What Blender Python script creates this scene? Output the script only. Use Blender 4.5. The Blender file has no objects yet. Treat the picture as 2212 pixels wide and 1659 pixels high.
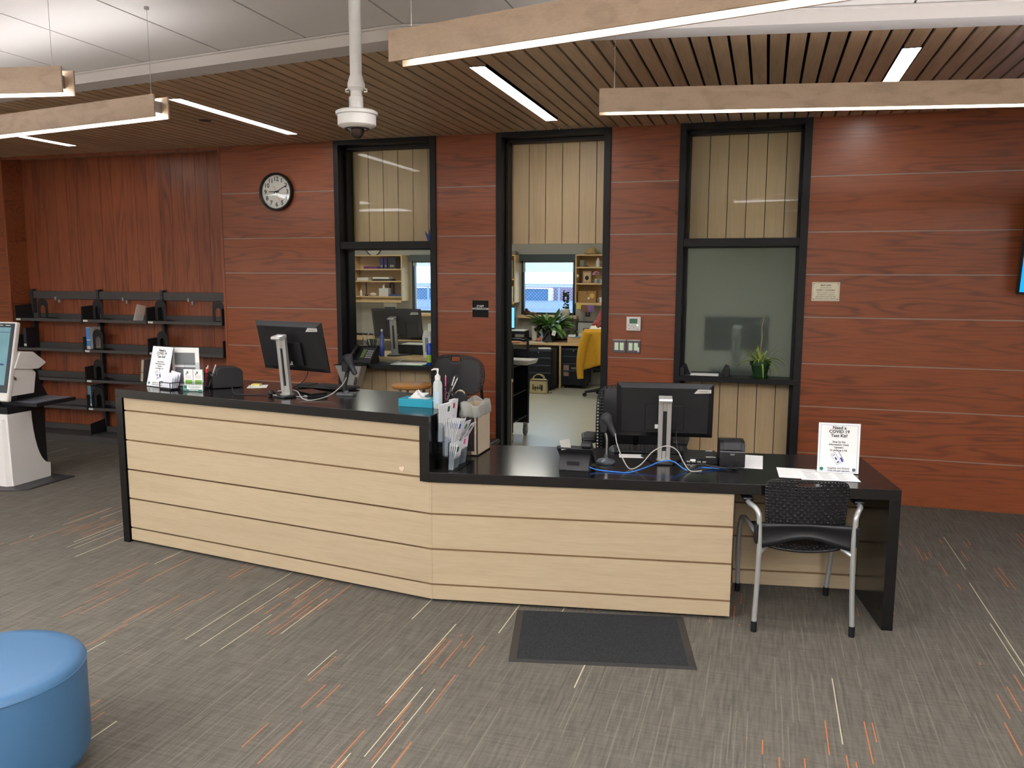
import bpy, math, random
from mathutils import Matrix, Vector
random.seed(7)
PI=math.pi
C=bpy.context.scene.collection
S=bpy.context.scene
# ---------------------------------------------------------------- camera, world, exposure
def make_camera():
    yaw,pitch,roll,h=-0.2972,-0.1326,-0.0031,1.8414
    fwd=Vector((math.sin(yaw)*math.cos(pitch),math.cos(yaw)*math.cos(pitch),math.sin(pitch)))
    right=Vector((math.cos(yaw),-math.sin(yaw),0)); down=fwd.cross(right)
    r2=math.cos(roll)*right+math.sin(roll)*down; d2=-math.sin(roll)*right+math.cos(roll)*down
    cam=bpy.data.cameras.new('camera'); cam.sensor_width=36; cam.lens=1776.92/2212*36; cam.clip_start=.05
    o=bpy.data.objects.new('camera',cam); C.objects.link(o)
    m=Matrix((( r2.x,-d2.x,-fwd.x,0),(r2.y,-d2.y,-fwd.y,0),(r2.z,-d2.z,-fwd.z,h),(0,0,0,1)))
    o.matrix_world=m; S.camera=o
make_camera()
S.view_settings.view_transform='Standard'; S.view_settings.look='None'; S.view_settings.gamma=1
S.view_settings.use_curve_mapping=False; S.view_settings.exposure=1.0
S.cycles.use_denoising=True
S.cycles.max_bounces=8; S.cycles.transparent_max_bounces=12
w=bpy.data.worlds.new('world'); S.world=w; w.use_nodes=True
w.node_tree.nodes['Background'].inputs[0].default_value=(.62,.80,1,1); w.node_tree.nodes['Background'].inputs[1].default_value=3.0
PEND_E=21.0; SLOT_E=12.0; FILL_PENDANT_E=66.0; OFFICE_E=10.5; FILL_PANEL_E=13.0
# ---------------------------------------------------------------- materials
def lin(c):
    f=lambda v: (v/12.92 if v<=.04045 else ((v+.055)/1.055)**2.4)
    return (f(c[0]/255),f(c[1]/255),f(c[2]/255),1)
MATS={}
def base(name):
    m=bpy.data.materials.new(name); m.use_nodes=True; nt=m.node_tree; b=nt.nodes['Principled BSDF']; return m,nt,b
def N(nt,t,**k):
    n=nt.nodes.new(t)
    for a,b in k.items(): setattr(n,a,b)
    return n
def mapping(nt,scale,coord='Object',rnd=0):
    tc=N(nt,'ShaderNodeTexCoord'); mp=N(nt,'ShaderNodeMapping'); mp.inputs['Scale'].default_value=scale
    nt.links.new(tc.outputs[coord],mp.inputs[0])
    if rnd:
        at=N(nt,'ShaderNodeAttribute'); at.attribute_name='rnd'
        mu=N(nt,'ShaderNodeVectorMath',operation='MULTIPLY_ADD'); mu.inputs[1].default_value=(rnd,rnd*1.7,rnd*2.3)
        nt.links.new(at.outputs['Vector'],mu.inputs[0]); nt.links.new(mp.outputs[0],mu.inputs[2]); return mu.outputs[0]
    return mp.outputs[0]
def plain(name,col,rough=.5,metal=0,var=.06,scale=30,coat=0,emit=0,alpha=1,trans=0,ior=1.45,bump=0,spec=.5,sub=0):
    if name in MATS: return MATS[name]
    m,nt,b=base(name); c=lin(col)
    no=N(nt,'ShaderNodeTexNoise'); no.inputs['Scale'].default_value=scale; no.inputs['Detail'].default_value=3
    nt.links.new(mapping(nt,(1,1,1)),no.inputs['Vector'])
    mx=N(nt,'ShaderNodeMix',data_type='RGBA'); mx.inputs[6].default_value=tuple(v*(1-var) for v in c[:3])+(1,); mx.inputs[7].default_value=tuple(min(1,v*(1+var)) for v in c[:3])+(1,)
    nt.links.new(no.outputs[0],mx.inputs[0]); nt.links.new(mx.outputs[2],b.inputs['Base Color'])
    b.inputs['Roughness'].default_value=rough; b.inputs['Metallic'].default_value=metal; b.inputs['Coat Weight'].default_value=coat
    b.inputs['Specular IOR Level'].default_value=spec; b.inputs['IOR'].default_value=ior
    if trans: b.inputs['Transmission Weight'].default_value=trans
    if emit: b.inputs['Emission Color'].default_value=c; b.inputs['Emission Strength'].default_value=emit
    if alpha<1: b.inputs['Alpha'].default_value=alpha
    if sub: b.inputs['Subsurface Weight'].default_value=sub; b.inputs['Subsurface Radius'].default_value=(.01,.006,.004)
    if bump:
        bp=N(nt,'ShaderNodeBump'); bp.inputs['Strength'].default_value=bump; bp.inputs['Distance'].default_value=.003
        nt.links.new(no.outputs[0],bp.inputs['Height']); nt.links.new(bp.outputs[0],b.inputs['Normal'])
    MATS[name]=m; return m
def wood(name,light,dark,scale,freq=9,rough=.35,streak=.35,rings=.6,coat=0,sharp=2.0,spec=.4,tone=.12):
    """contour-line grain: sine of a stretched noise gives cathedral figures; fine noise gives pores."""
    m,nt,b=base(name); L=nt.links
    v=mapping(nt,scale,rnd=17)
    n1=N(nt,'ShaderNodeTexNoise'); n1.inputs['Scale'].default_value=1; n1.inputs['Detail'].default_value=2.2; n1.inputs['Roughness'].default_value=.45; L.new(v,n1.inputs['Vector'])
    mu=N(nt,'ShaderNodeMath',operation='MULTIPLY'); mu.inputs[1].default_value=freq*2*PI; L.new(n1.outputs[0],mu.inputs[0])
    si=N(nt,'ShaderNodeMath',operation='SINE'); L.new(mu.outputs[0],si.inputs[0])
    ma=N(nt,'ShaderNodeMapRange'); ma.inputs[1].default_value=-1; ma.inputs[2].default_value=1; L.new(si.outputs[0],ma.inputs[0])
    pw=N(nt,'ShaderNodeMath',operation='POWER'); pw.inputs[1].default_value=sharp; L.new(ma.outputs[0],pw.inputs[0])
    # strength of the figure varies over the sheet
    n3=N(nt,'ShaderNodeTexNoise'); n3.inputs['Scale'].default_value=.9; n3.inputs['Detail'].default_value=1; L.new(v,n3.inputs['Vector'])
    r3=N(nt,'ShaderNodeMapRange'); r3.inputs[1].default_value=.38; r3.inputs[2].default_value=.62; L.new(n3.outputs[0],r3.inputs[0])
    m3=N(nt,'ShaderNodeMath',operation='MULTIPLY_ADD'); m3.inputs[1].default_value=.75*rings; m3.inputs[2].default_value=.25*rings; L.new(r3.outputs[0],m3.inputs[0])
    fr=N(nt,'ShaderNodeMath',operation='MULTIPLY'); L.new(pw.outputs[0],fr.inputs[0]); L.new(m3.outputs[0],fr.inputs[1])
    sc2=tuple(s*(9 if s>1 else 5) for s in scale)
    v2=mapping(nt,sc2,rnd=31)
    n2=N(nt,'ShaderNodeTexNoise'); n2.inputs['Scale'].default_value=1.6; n2.inputs['Detail'].default_value=4; L.new(v2,n2.inputs['Vector'])
    r2=N(nt,'ShaderNodeMapRange'); r2.inputs[1].default_value=.4; r2.inputs[2].default_value=.75; r2.inputs[4].default_value=streak; L.new(n2.outputs[0],r2.inputs[0])
    ad=N(nt,'ShaderNodeMath',operation='ADD',use_clamp=True); L.new(fr.outputs[0],ad.inputs[0]); L.new(r2.outputs[0],ad.inputs[1])
    mx=N(nt,'ShaderNodeMix',data_type='RGBA'); mx.inputs[6].default_value=lin(light); mx.inputs[7].default_value=lin(dark); L.new(ad.outputs[0],mx.inputs[0])
    at=N(nt,'ShaderNodeAttribute'); at.attribute_name='rnd'
    hs=N(nt,'ShaderNodeHueSaturation'); mr=N(nt,'ShaderNodeMapRange'); mr.inputs[3].default_value=1-tone; mr.inputs[4].default_value=1+tone
    L.new(at.outputs['Fac'],mr.inputs[0]); L.new(mr.outputs[0],hs.inputs['Value']); L.new(mx.outputs[2],hs.inputs['Color'])
    L.new(hs.outputs[0],b.inputs['Base Color']); b.inputs['Roughness'].default_value=rough; b.inputs['Coat Weight'].default_value=coat; b.inputs['Specular IOR Level'].default_value=spec
    MATS[name]=m; return m
def carpet():
    m,nt,b=base('carpet'); L=nt.links
    tc=N(nt,'ShaderNodeTexCoord'); sp=N(nt,'ShaderNodeSeparateXYZ'); L.new(tc.outputs['Object'],sp.inputs[0])
    def M(op,a,bb=None,c=None):
        n=N(nt,'ShaderNodeMath',operation=op)
        for i,x in enumerate((a,bb,c)):
            if x is None: continue
            if isinstance(x,(int,float)): n.inputs[i].default_value=x
            else: L.new(x,n.inputs[i])
        return n.outputs[0]
    def wn(*xs):
        cb=N(nt,'ShaderNodeCombineXYZ')
        for i,x in enumerate(xs):
            if isinstance(x,(int,float)): cb.inputs[i].default_value=x
            else: L.new(x,cb.inputs[i])
        w_=N(nt,'ShaderNodeTexWhiteNoise',noise_dimensions='3D'); L.new(cb.outputs[0],w_.inputs['Vector']); return w_.outputs['Value']
    X,Y=sp.outputs[0],sp.outputs[1]
    nb=N(nt,'ShaderNodeTexNoise'); nb.inputs['Scale'].default_value=2.5; nb.inputs['Detail'].default_value=6; L.new(tc.outputs['Object'],nb.inputs['Vector'])
    wob=M('MULTIPLY_ADD',nb.outputs[0],.004,0)
    Xw=M('ADD',X,wob)
    def streaks(pitch,width,length,prob,seed,cluster=True):
        ci=M('FLOOR',M('DIVIDE',Xw,pitch)); fx=M('SUBTRACT',M('DIVIDE',Xw,pitch),ci)
        off=wn(ci,seed,0); yy=M('ADD',M('DIVIDE',Y,length),M('MULTIPLY',off,7.0)); yi=M('FLOOR',yy); fy=M('SUBTRACT',yy,yi)
        r=wn(ci,yi,seed+1)
        on=M('LESS_THAN',r,prob)
        if cluster:
            cx=M('FLOOR',M('DIVIDE',X,.25)); cy=M('FLOOR',M('ADD',M('DIVIDE',Y,1.0),wn(cx,seed+9,0)))
            on=M('MULTIPLY',on,M('LESS_THAN',wn(cx,cy,44),.33))
        ln=M('MULTIPLY_ADD',wn(ci,yi,seed+2),.65,.25)
        inside=M('MULTIPLY',M('LESS_THAN',fx,width/pitch),M('LESS_THAN',fy,ln))
        return M('MULTIPLY',on,inside)
    base1=N(nt,'ShaderNodeMix',data_type='RGBA'); base1.inputs[6].default_value=lin((103,98,89)); base1.inputs[7].default_value=lin((83,79,72))
    nf=N(nt,'ShaderNodeTexNoise'); nf.inputs['Scale'].default_value=190; nf.inputs['Detail'].default_value=3; L.new(tc.outputs['Object'],nf.inputs['Vector'])
    mpx=N(nt,'ShaderNodeMapping'); mpx.inputs['Scale'].default_value=(70,5,1); L.new(tc.outputs['Object'],mpx.inputs[0])
    ns=N(nt,'ShaderNodeTexNoise'); ns.inputs['Scale'].default_value=1; ns.inputs['Detail'].default_value=4; L.new(mpx.outputs[0],ns.inputs['Vector'])
    mpy=N(nt,'ShaderNodeMapping'); mpy.inputs['Scale'].default_value=(5,80,1); L.new(tc.outputs['Object'],mpy.inputs[0])
    ny=N(nt,'ShaderNodeTexNoise'); ny.inputs['Scale'].default_value=1; ny.inputs['Detail'].default_value=3; L.new(mpy.outputs[0],ny.inputs['Vector'])
    fac=M('ADD',M('MULTIPLY',nf.outputs[0],.5),M('ADD',M('MULTIPLY',ns.outputs[0],.9),M('MULTIPLY',ny.outputs[0],.6)))
    rr=N(nt,'ShaderNodeMapRange'); rr.inputs[1].default_value=.8; rr.inputs[2].default_value=1.2; L.new(fac,rr.inputs[0]); L.new(rr.outputs[0],base1.inputs[0])
    cur=base1.outputs[2]
    for (pitch,width,length,prob,seed,col,amt,cl) in [(.023,.006,.9,.3,50,(124,118,104),.4,False),(.031,.006,.7,.3,60,(72,69,65),.4,False),
              (.031,.0055,.5,.36,3,(182,108,66),.8,True),(.061,.0045,1.6,.33,11,(190,180,152),.85,True),(.25,.006,1.7,.2,21,(190,180,152),.85,False)]:
        mx=N(nt,'ShaderNodeMix',data_type='RGBA'); mx.inputs[7].default_value=lin(col); L.new(cur,mx.inputs[6])
        L.new(M('MULTIPLY',streaks(pitch,width,length,prob,seed,cl),amt),mx.inputs[0]); cur=mx.outputs[2]
    L.new(cur,b.inputs['Base Color']); b.inputs['Roughness'].default_value=.95; b.inputs['Specular IOR Level'].default_value=.1
    bp=N(nt,'ShaderNodeBump'); bp.inputs['Strength'].default_value=.5; bp.inputs['Distance'].default_value=.004; L.new(nf.outputs[0],bp.inputs['Height']); L.new(bp.outputs[0],b.inputs['Normal'])
    MATS['carpet']=m; return m
def emis(name,col,strength):
    m,nt,b=base(name); b.inputs['Base Color'].default_value=lin(col); b.inputs['Emission Color'].default_value=lin(col); b.inputs['Emission Strength'].default_value=strength
    no=N(nt,'ShaderNodeTexNoise'); no.inputs['Scale'].default_value=4; r=N(nt,'ShaderNodeMapRange'); r.inputs[3].default_value=.45; r.inputs[4].default_value=.55
    nt.links.new(no.outputs[0],r.inputs[0]); nt.links.new(r.outputs[0],b.inputs['Roughness']); MATS[name]=m; return m
def glass(name,tint=(235,240,238),rough=0.0,refl=1.0):
    m,nt,b=base(name); L=nt.links; nt.nodes.remove(b); out=nt.nodes['Material Output']
    tr=N(nt,'ShaderNodeBsdfTransparent'); tr.inputs[0].default_value=lin(tint); gl=N(nt,'ShaderNodeBsdfGlossy'); gl.inputs['Roughness'].default_value=rough+.02
    gl.inputs['Color'].default_value=(1,1,1,1)
    fr=N(nt,'ShaderNodeFresnel'); fr.inputs[0].default_value=1.5; mx=N(nt,'ShaderNodeMixShader')
    no=N(nt,'ShaderNodeTexNoise'); no.inputs['Scale'].default_value=6; ad=N(nt,'ShaderNodeMath',operation='MULTIPLY_ADD'); ad.inputs[1].default_value=.01; L.new(no.outputs[0],ad.inputs[0]); L.new(fr.outputs[0],ad.inputs[2])
    ml=N(nt,'ShaderNodeMath',operation='MULTIPLY'); ml.inputs[1].default_value=refl; L.new(ad.outputs[0],ml.inputs[0]); L.new(ml.outputs[0],mx.inputs[0]); L.new(tr.outputs[0],mx.inputs[1]); L.new(gl.outputs[0],mx.inputs[2]); L.new(mx.outputs[0],out.inputs[0]); MATS[name]=m; return m
redwood=wood('red_wood_panel',(143,77,45),(98,52,35),(.6,3,6.5),freq=10,rough=.33,streak=.4,rings=.62,sharp=3.4,tone=.06)
redwood_v=wood('red_wood_planks',(140,76,48),(96,51,36),(6,3,.6),freq=7,rough=.34,streak=.4,rings=.6,sharp=2.2,tone=.10)
palewood=wood('pale_ash_panel',(172,155,128),(151,134,106),(.5,3,13),freq=3,rough=.4,streak=.4,rings=.22,tone=.025)
palewood_v=wood('pale_plank_panel',(204,180,142),(180,154,118),(9,3,.5),freq=4,rough=.4,streak=.4,rings=.3,tone=.03)
slatwood=wood('ceiling_slat_wood',(190,162,130),(156,130,102),(6,.6,3),freq=5,rough=.45,streak=.5,rings=.5,tone=.10)
maple=wood('maple_veneer',(172,148,124),(142,120,97),(5,3,14),freq=3.5,rough=.4,streak=.3,rings=.5,tone=.03)
pine=wood('shelf_ply',(214,184,136),(186,152,106),(1.5,3,7),freq=4,rough=.45,streak=.3,rings=.3,tone=.04)
carpetm=carpet()
black_quartz=plain('black_quartz',(17,16,17),rough=.17,var=.25,scale=420,spec=.6)
black_metal=plain('black_frame_paint',(14,14,17),rough=.45,var=.08,scale=40,spec=.35)
joint=plain('grey_reveal_strip',(150,138,130),rough=.5,metal=.3)
white_tile=plain('acoustic_tile',(214,209,205),rough=.9,var=.03,scale=160,bump=.15)
white_paint=plain('white_paint',(205,200,196),rough=.6,var=.02)
grey_wall=plain('workroom_wall_paint',(172,169,160),rough=.75,var=.03)
lobby_wall=plain('lobby_wall_paint',(205,198,186),rough=.8,var=.03)
dark_void=plain('ceiling_void_black',(10,10,12),rough=.9)
vinyl=plain('vinyl_floor',(172,170,155),rough=.32,var=.05,scale=7)
black_plastic=plain('black_plastic',(17,17,20),rough=.42,var=.12,scale=60)
dark_plastic=plain('charcoal_plastic',(36,37,41),rough=.5,var=.1,scale=60)
satin_silver=plain('satin_silver',(172,171,168),rough=.38,metal=.6,var=.04)
white_plastic=plain('white_plastic',(226,223,218),rough=.4,var=.02)
paper=plain('white_paper',(232,232,230),rough=.8,var=.03,scale=12)
ink=plain('black_ink',(32,32,38),rough=.7)
clear=glass('clear_acrylic',(240,243,245),refl=.6); pane=glass('window_glass',(250,252,251),refl=.3); pane_low=glass('antireflective_glass',(251,252,251),refl=.12)
# ---------------------------------------------------------------- mesh helpers
class MB:
    def __init__(s,M=None): s.v=[]; s.f=[]; s.r=[]; s.M=M or Matrix()
    def add(s,vs,fs,rnd=None):
        o=len(s.v); s.v+= [tuple(s.M@Vector(p)) for p in vs]; rnd=random.random() if rnd is None else rnd
        for f in fs: s.f.append([o+i for i in f]); s.r.append(rnd)
        return s
    def box(s,x0,x1,y0,y1,z0,z1,rnd=None,M=None):
        vs=[Vector((x,y,z)) for z in (z0,z1) for y in (y0,y1) for x in (x0,x1)]
        if M: vs=[M@p for p in vs]
        return s.add(vs,[(0,2,3,1),(4,5,7,6),(0,1,5,4),(2,6,7,3),(0,4,6,2),(1,3,7,5)],rnd)
    def prism(s,poly,a,b,axis='z',M=None,rnd=None):
        n=len(poly)
        def P(u,v,w):
            p={'z':(u,v,w),'y':(u,w,v),'x':(w,u,v)}[axis]; p=Vector(p); return M@p if M else p
        vs=[P(u,v,a) for u,v in poly]+[P(u,v,b) for u,v in poly]
        return s.add(vs,[tuple(range(n-1,-1,-1)),tuple(range(n,2*n))]+[(i,(i+1)%n,n+(i+1)%n,n+i) for i in range(n)],rnd)
    def lathe(s,prof,n=24,c=(0,0,0),M=None,cap=True,rnd=None):
        vs=[];fs=[];k=len(prof)
        for r,z in prof:
            for i in range(n):
                a=2*PI*i/n; p=Vector((c[0]+r*math.cos(a),c[1]+r*math.sin(a),c[2]+z)); vs.append(M@p if M else p)
        for j in range(k-1):
            for i in range(n): fs.append((j*n+i,j*n+(i+1)%n,(j+1)*n+(i+1)%n,(j+1)*n+i))
        if cap: fs.append(tuple(range(n-1,-1,-1))); fs.append(tuple((k-1)*n+i for i in range(n)))
        return s.add(vs,fs,rnd)
    def tube(s,pts,r,n=8,closed=False,rnd=None):
        pts=[Vector(p) for p in pts]; k=len(pts); rs=r if isinstance(r,(list,tuple)) else [r]*k
        vs=[];fs=[]; t=(pts[1]-pts[0]).normalized(); u=t.orthogonal().normalized()
        for i,p in enumerate(pts):
            if closed: d=(pts[(i+1)%k]-pts[i-1])
            else: d=pts[min(i+1,k-1)]-pts[max(i-1,0)]
            d=d.normalized() if d.length>1e-9 else t
            u=(u-d*u.dot(d)); u=u.normalized() if u.length>1e-6 else d.orthogonal().normalized(); w_=d.cross(u)
            for j in range(n):
                a=2*PI*j/n; vs.append(p+(u*math.cos(a)+w_*math.sin(a))*rs[i])
        for i in range(k if closed else k-1):
            for j in range(n): fs.append((i*n+j,i*n+(j+1)%n,((i+1)%k)*n+(j+1)%n,((i+1)%k)*n+j))
        if not closed: fs.append(tuple(range(n-1,-1,-1))); fs.append(tuple((k-1)*n+j for j in range(n)))
        return s.add(vs,fs,rnd)
    def ball(s,c,r,n=16,sc=(1,1,1),M=None):
        m=n//2; prof=[(math.sin(PI*j/m)*r,-math.cos(PI*j/m)*r) for j in range(m+1)]; prof[0]=(1e-4,-r); prof[-1]=(1e-4,r)
        T_=Matrix.Translation(c)@Matrix.Diagonal((*sc,1)); 
        if M: T_=M@T_
        return s.lathe(prof,n,M=T_)
    def grid(s,fn,nu,nv,mask=None,rnd=None):
        vs=[fn(i/nu,j/nv) for j in range(nv+1) for i in range(nu+1)]
        fs=[(j*(nu+1)+i,j*(nu+1)+i+1,(j+1)*(nu+1)+i+1,(j+1)*(nu+1)+i) for j in range(nv) for i in range(nu) if not mask or mask((i+.5)/nu,(j+.5)/nv)]
        return s.add(vs,fs,rnd)
    def perf(s,fn,nu,nv,hole=.5,mask=None,cut=None,k=8):
        """curved sheet of nu x nv cells, each pierced by a round hole unless mask() says solid; cut() leaves a cell out"""
        for j in range(nv):
            for i in range(nu):
                u0,u1,v0,v1=i/nu,(i+1)/nu,j/nv,(j+1)/nv; uc,vc=(u0+u1)/2,(v0+v1)/2
                if cut and cut(uc,vc): continue
                if mask and not mask(uc,vc,i,j): s.add([fn(u0,v0),fn(u1,v0),fn(u1,v1),fn(u0,v1)],[(0,1,2,3)],.5); continue
                O=[(u1,vc),(u1,v1),(uc,v1),(u0,v1),(u0,vc),(u0,v0),(uc,v0),(u1,v0)]
                I=[(uc+math.cos(a*PI/4)*hole*(u1-u0)/2,vc+math.sin(a*PI/4)*hole*(v1-v0)/2) for a in range(8)]
                s.add([fn(*p) for p in O]+[fn(*p) for p in I],[(a,(a+1)%8,8+(a+1)%8,8+a) for a in range(8)],.5)
        return s
    def build(s,name,mat,parent=None,bevel=0,smooth=40,solid=0,seg=2,subsurf=0,loc=None,weld=False):
        me=bpy.data.meshes.new(name); me.from_pydata(s.v,[],s.f); me.update()
        at=me.attributes.new('rnd','FLOAT','FACE'); at.data.foreach_set('value',s.r)
        me.materials.append(mat if not isinstance(mat,str) else MATS[mat])
        if smooth:
            me.polygons.foreach_set('use_smooth',[True]*len(me.polygons)); me.set_sharp_from_angle(angle=math.radians(smooth))
        o=bpy.data.objects.new(name,me); C.objects.link(o); o.parent=parent
        if loc: o.location=loc
        if weld: md=o.modifiers.new('weld','WELD'); md.merge_threshold=.0002
        if subsurf: md=o.modifiers.new('sub','SUBSURF'); md.levels=md.render_levels=subsurf
        if solid: md=o.modifiers.new('solid','SOLIDIFY'); md.thickness=solid; md.offset=0
        if bevel: md=o.modifiers.new('bevel','BEVEL'); md.width=bevel; md.segments=seg; md.limit_method='ANGLE'; md.angle_limit=math.radians(35)
        return o
def tag(o,label,cat,group=None,kind=None):
    o['label']=label; o['category']=cat
    if group: o['group']=group
    if kind: o['kind']=kind
    return o
def thing(name,label,cat,loc=(0,0,0),rz=0,group=None,tilt=None):
    o=bpy.data.objects.new(name,None); C.objects.link(o); o.location=loc; o.rotation_euler=(tilt or 0,0,rz); o.empty_display_size=.1
    return tag(o,label,cat,group)
def struct(o,label=None):
    o['kind']='structure'
    if label: o['label']=label
    return o
def dup(root,label,loc=None,rz=None,group=None):
    def cp(o,par):
        c=o.copy(); C.objects.link(c)
        if par is not None: c.parent=par
        for ch in list(o.children): cp(ch,c)
        return c
    r=cp(root,None); r['label']=label
    if loc: r.location=loc
    if rz is not None: r.rotation_euler=(r.rotation_euler[0],0,rz)
    if group: r['group']=group
    return r
def text(body,size,loc,mat,parent=None,rot=(PI/2,0,0),align='CENTER',bold=0,space=1.0,name='lettering',label=None,ex=0):
    cu=bpy.data.curves.new(name,'FONT'); cu.body=body; cu.size=size; cu.align_x=align; cu.align_y='CENTER'; cu.offset=bold; cu.space_line=space; cu.extrude=ex; cu.resolution_u=3
    tmp=bpy.data.objects.new('tmp',cu); me=bpy.data.meshes.new_from_object(tmp); bpy.data.objects.remove(tmp); me.name=name; me.materials.clear(); me.materials.append(mat)
    o=bpy.data.objects.new(name,me); C.objects.link(o); o.parent=parent; o.location=loc; o.rotation_euler=rot
    if label: o['label']=label
    return o
def spline(pts,n=8):
    P=[Vector(p) for p in pts]; out=[]
    for i in range(len(P)-1):
        p0,p1,p2,p3=P[max(i-1,0)],P[i],P[i+1],P[min(i+2,len(P)-1)]
        for k in range(n):
            t=k/n; out.append(.5*((2*p1)+(-p0+p2)*t+(2*p0-5*p1+4*p2-p3)*t*t+(-p0+3*p1-3*p2+p3)*t**3))
    return out+[P[-1]]
def frame(org,ex,ey=None):
    """matrix whose local x runs along ex in plan, y = into the room's back, z up"""
    ex=Vector((ex[0],ex[1],0)).normalized(); ey=Vector((-ex.y,ex.x,0))
    return Matrix(((ex.x,ey.x,0,org[0]),(ex.y,ey.y,0,org[1]),(0,0,1,org[2] if len(org)>2 else 0),(0,0,0,1)))
# ================================================================ SETTING
W=7.109; CEIL=3.075; TILE=3.13
struct(MB().box(-9.5,5.5,-5.5,W+.3,-.1,0).build('floor',carpetm,smooth=0),'grey carpet tile floor with orange and cream streaks')
struct(MB().box(-9.5,5.5,W+.3,14.2,-.1,.0).build('floor_2',vinyl,smooth=0),'pale green vinyl floor of the workroom')
# back wall: bands of red wood boards between grey reveal strips
JZ=[0,.384,.772,1.124,1.503,1.846,2.184,2.62,CEIL+.05]
SECT=[(-5.19,-3.937),(-2.904,-2.327),(-1.303,-.727),(.303,5.5)]
mb=MB(); js=MB()
for a,b in SECT:
    for z0,z1 in zip(JZ[:-1],JZ[1:]):
        mb.box(a,b,W,W+.26,z0+(.004 if z0 else 0),z1-.004)
    js.box(a,b,W+.004,W+.2,.01,CEIL)
mb.box(-9.5,-7.97,W,W+.5,0,CEIL+.05)
wb=struct(mb.build('wall_back',redwood,smooth=0),'red wood panel wall with thin grey joint strips')
js.build('joint_strip',joint,wb,smooth=0)
# niche at the left with vertical planks
mb=MB(); x=-7.962
while x<-5.17:
    mb.box(x,min(x+.149,-5.15),7.357,7.38,0,CEIL+.02); x+=.152
struct(mb.build('wall_niche',redwood_v,smooth=0),'vertical red plank back wall of the shelving niche')
struct(MB().box(-7.98,-5.18,7.38,7.40,0,CEIL+.02).build('wall_niche_backing',dark_void,smooth=0))
mb=MB()
for z0,z1 in zip(JZ[:-1],JZ[1:]): mb.box(-7.99,-7.960,W+.012,7.36,z0+(.004 if z0 else 0),z1-.004)
struct(mb.build('wall_niche_left',redwood,smooth=0))
struct(MB().box(-5.215,-5.19,W-.004,7.37,0,CEIL+.02).box(-7.962,-5.19,W+.0,W+.03,CEIL-.03,CEIL+.03).box(-7.99,-7.958,W-.008,W+.012,0,CEIL).build('trim_1',redwood_v,bevel=.001),'red wood edging round the niche')
# headers, side and rear walls of the lobby
struct(MB().box(5.5,5.6,-5.5,W+.3,0,3.3).build('wall_right',lobby_wall,smooth=0))
struct(MB().box(-9.6,-9.5,-5.5,W+.3,0,3.3).build('wall_left',lobby_wall,smooth=0))
struct(MB().box(-9.5,5.5,-5.6,-5.5,0,3.3).build('wall_front',lobby_wall,smooth=0))
# V shaped ceiling beam over the desk
et=Vector((-.989,.147)); el=Vector((.988,.155)); AP=Vector((-1.9,4.13)); BW=.165
def vline(off):
    a=AP+Vector((0,off)); return [a+et*8.2,a,a+el*8.0]
f0=vline(0); f1=vline(BW)
def vprism(p,q,z0,z1,mb):
    for i in (0,1):
        poly=[tuple(p[i]),tuple(p[i+1]),tuple(q[i+1]),tuple(q[i])]; mb.prism(poly,z0,z1)
    return mb
struct(vprism(f0,f1,3.06,3.2,MB()).build('trim_2',white_paint,smooth=0),'white V shaped ceiling beam above the desk')
vprism([p+Vector((0,-.02)) for p in f0],[p+Vector((0,.0)) for p in f0],TILE-.012,TILE-.003,MB()).build('trim_3',white_paint,smooth=0)['kind']='structure'
# tile ceiling, panels run front to back
mb=MB(); x=-1.862-.621*13
def vy(x): return (AP.y+ (x-AP.x)*(et.y/et.x if x<AP.x else el.y/el.x))
while x<5.5:
    a,b=x+.006,x+.621-.006
    for (ya,yb) in [(-5.5,-3.7),(-3.69,-1.88),(-1.87,-.06),(-.05,1.76),(1.77,99)]:
        p=[(a,ya),(b,ya)]+([(b,yb),(a,yb)] if yb<99 else ([(b,vy(b)),(AP.x,vy(AP.x)),(a,vy(a))] if a<AP.x<b else [(b,vy(b)),(a,vy(a))]))
        mb.prism(p,TILE,TILE+.02)
    x+=.621
ce=struct(mb.build('ceiling',white_tile,smooth=0),'white acoustic tile ceiling')
MB().box(-9.5,5.5,-5.5,W+.3,TILE+.008,TILE+.2).build('ceiling_grid',plain('grid_grey',(120,116,112),rough=.7),ce,smooth=0)
# wood slat ceiling between beam and wall, slats run front to back at 0.1 m
LX=[-6.56,-4.1,-1.715,.71]; LS={-6.56:5.5,-4.1:5.12,-1.715:4.86,.71:5.14}   # recessed light slots
mb=MB(); x=-9.45
for i in range(150):
    a=-9.45+i*.1+.0065+.01; b=a+.083; c=(a+b)/2
    if b>5.5: break
    ys=vy(c)+BW
    hit=[l for l in LX if abs(l-c)<.06]
    segs=[(ys,LS[hit[0]]-.02),(6.69,W)] if hit else [(ys,W)]
    if -7.96<c<-5.22: segs[-1]=(segs[-1][0],7.357)
    for s0,s1 in segs: mb.box(a,b,s0-.02,s1,CEIL,CEIL+.018)
sl=struct(mb.build('ceiling_slats',slatwood,smooth=0),'wood slat ceiling with dark gaps')
MB().prism([tuple(f1[0]),tuple(f1[1]),tuple(f1[2]),(5.5,W+.3),(-9.5,W+.3)],CEIL+.045,CEIL+.05).build('void_backing',dark_void,sl,smooth=0)
slot=emis('led_diffuser_cool',(255,253,250),SLOT_E)
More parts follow.
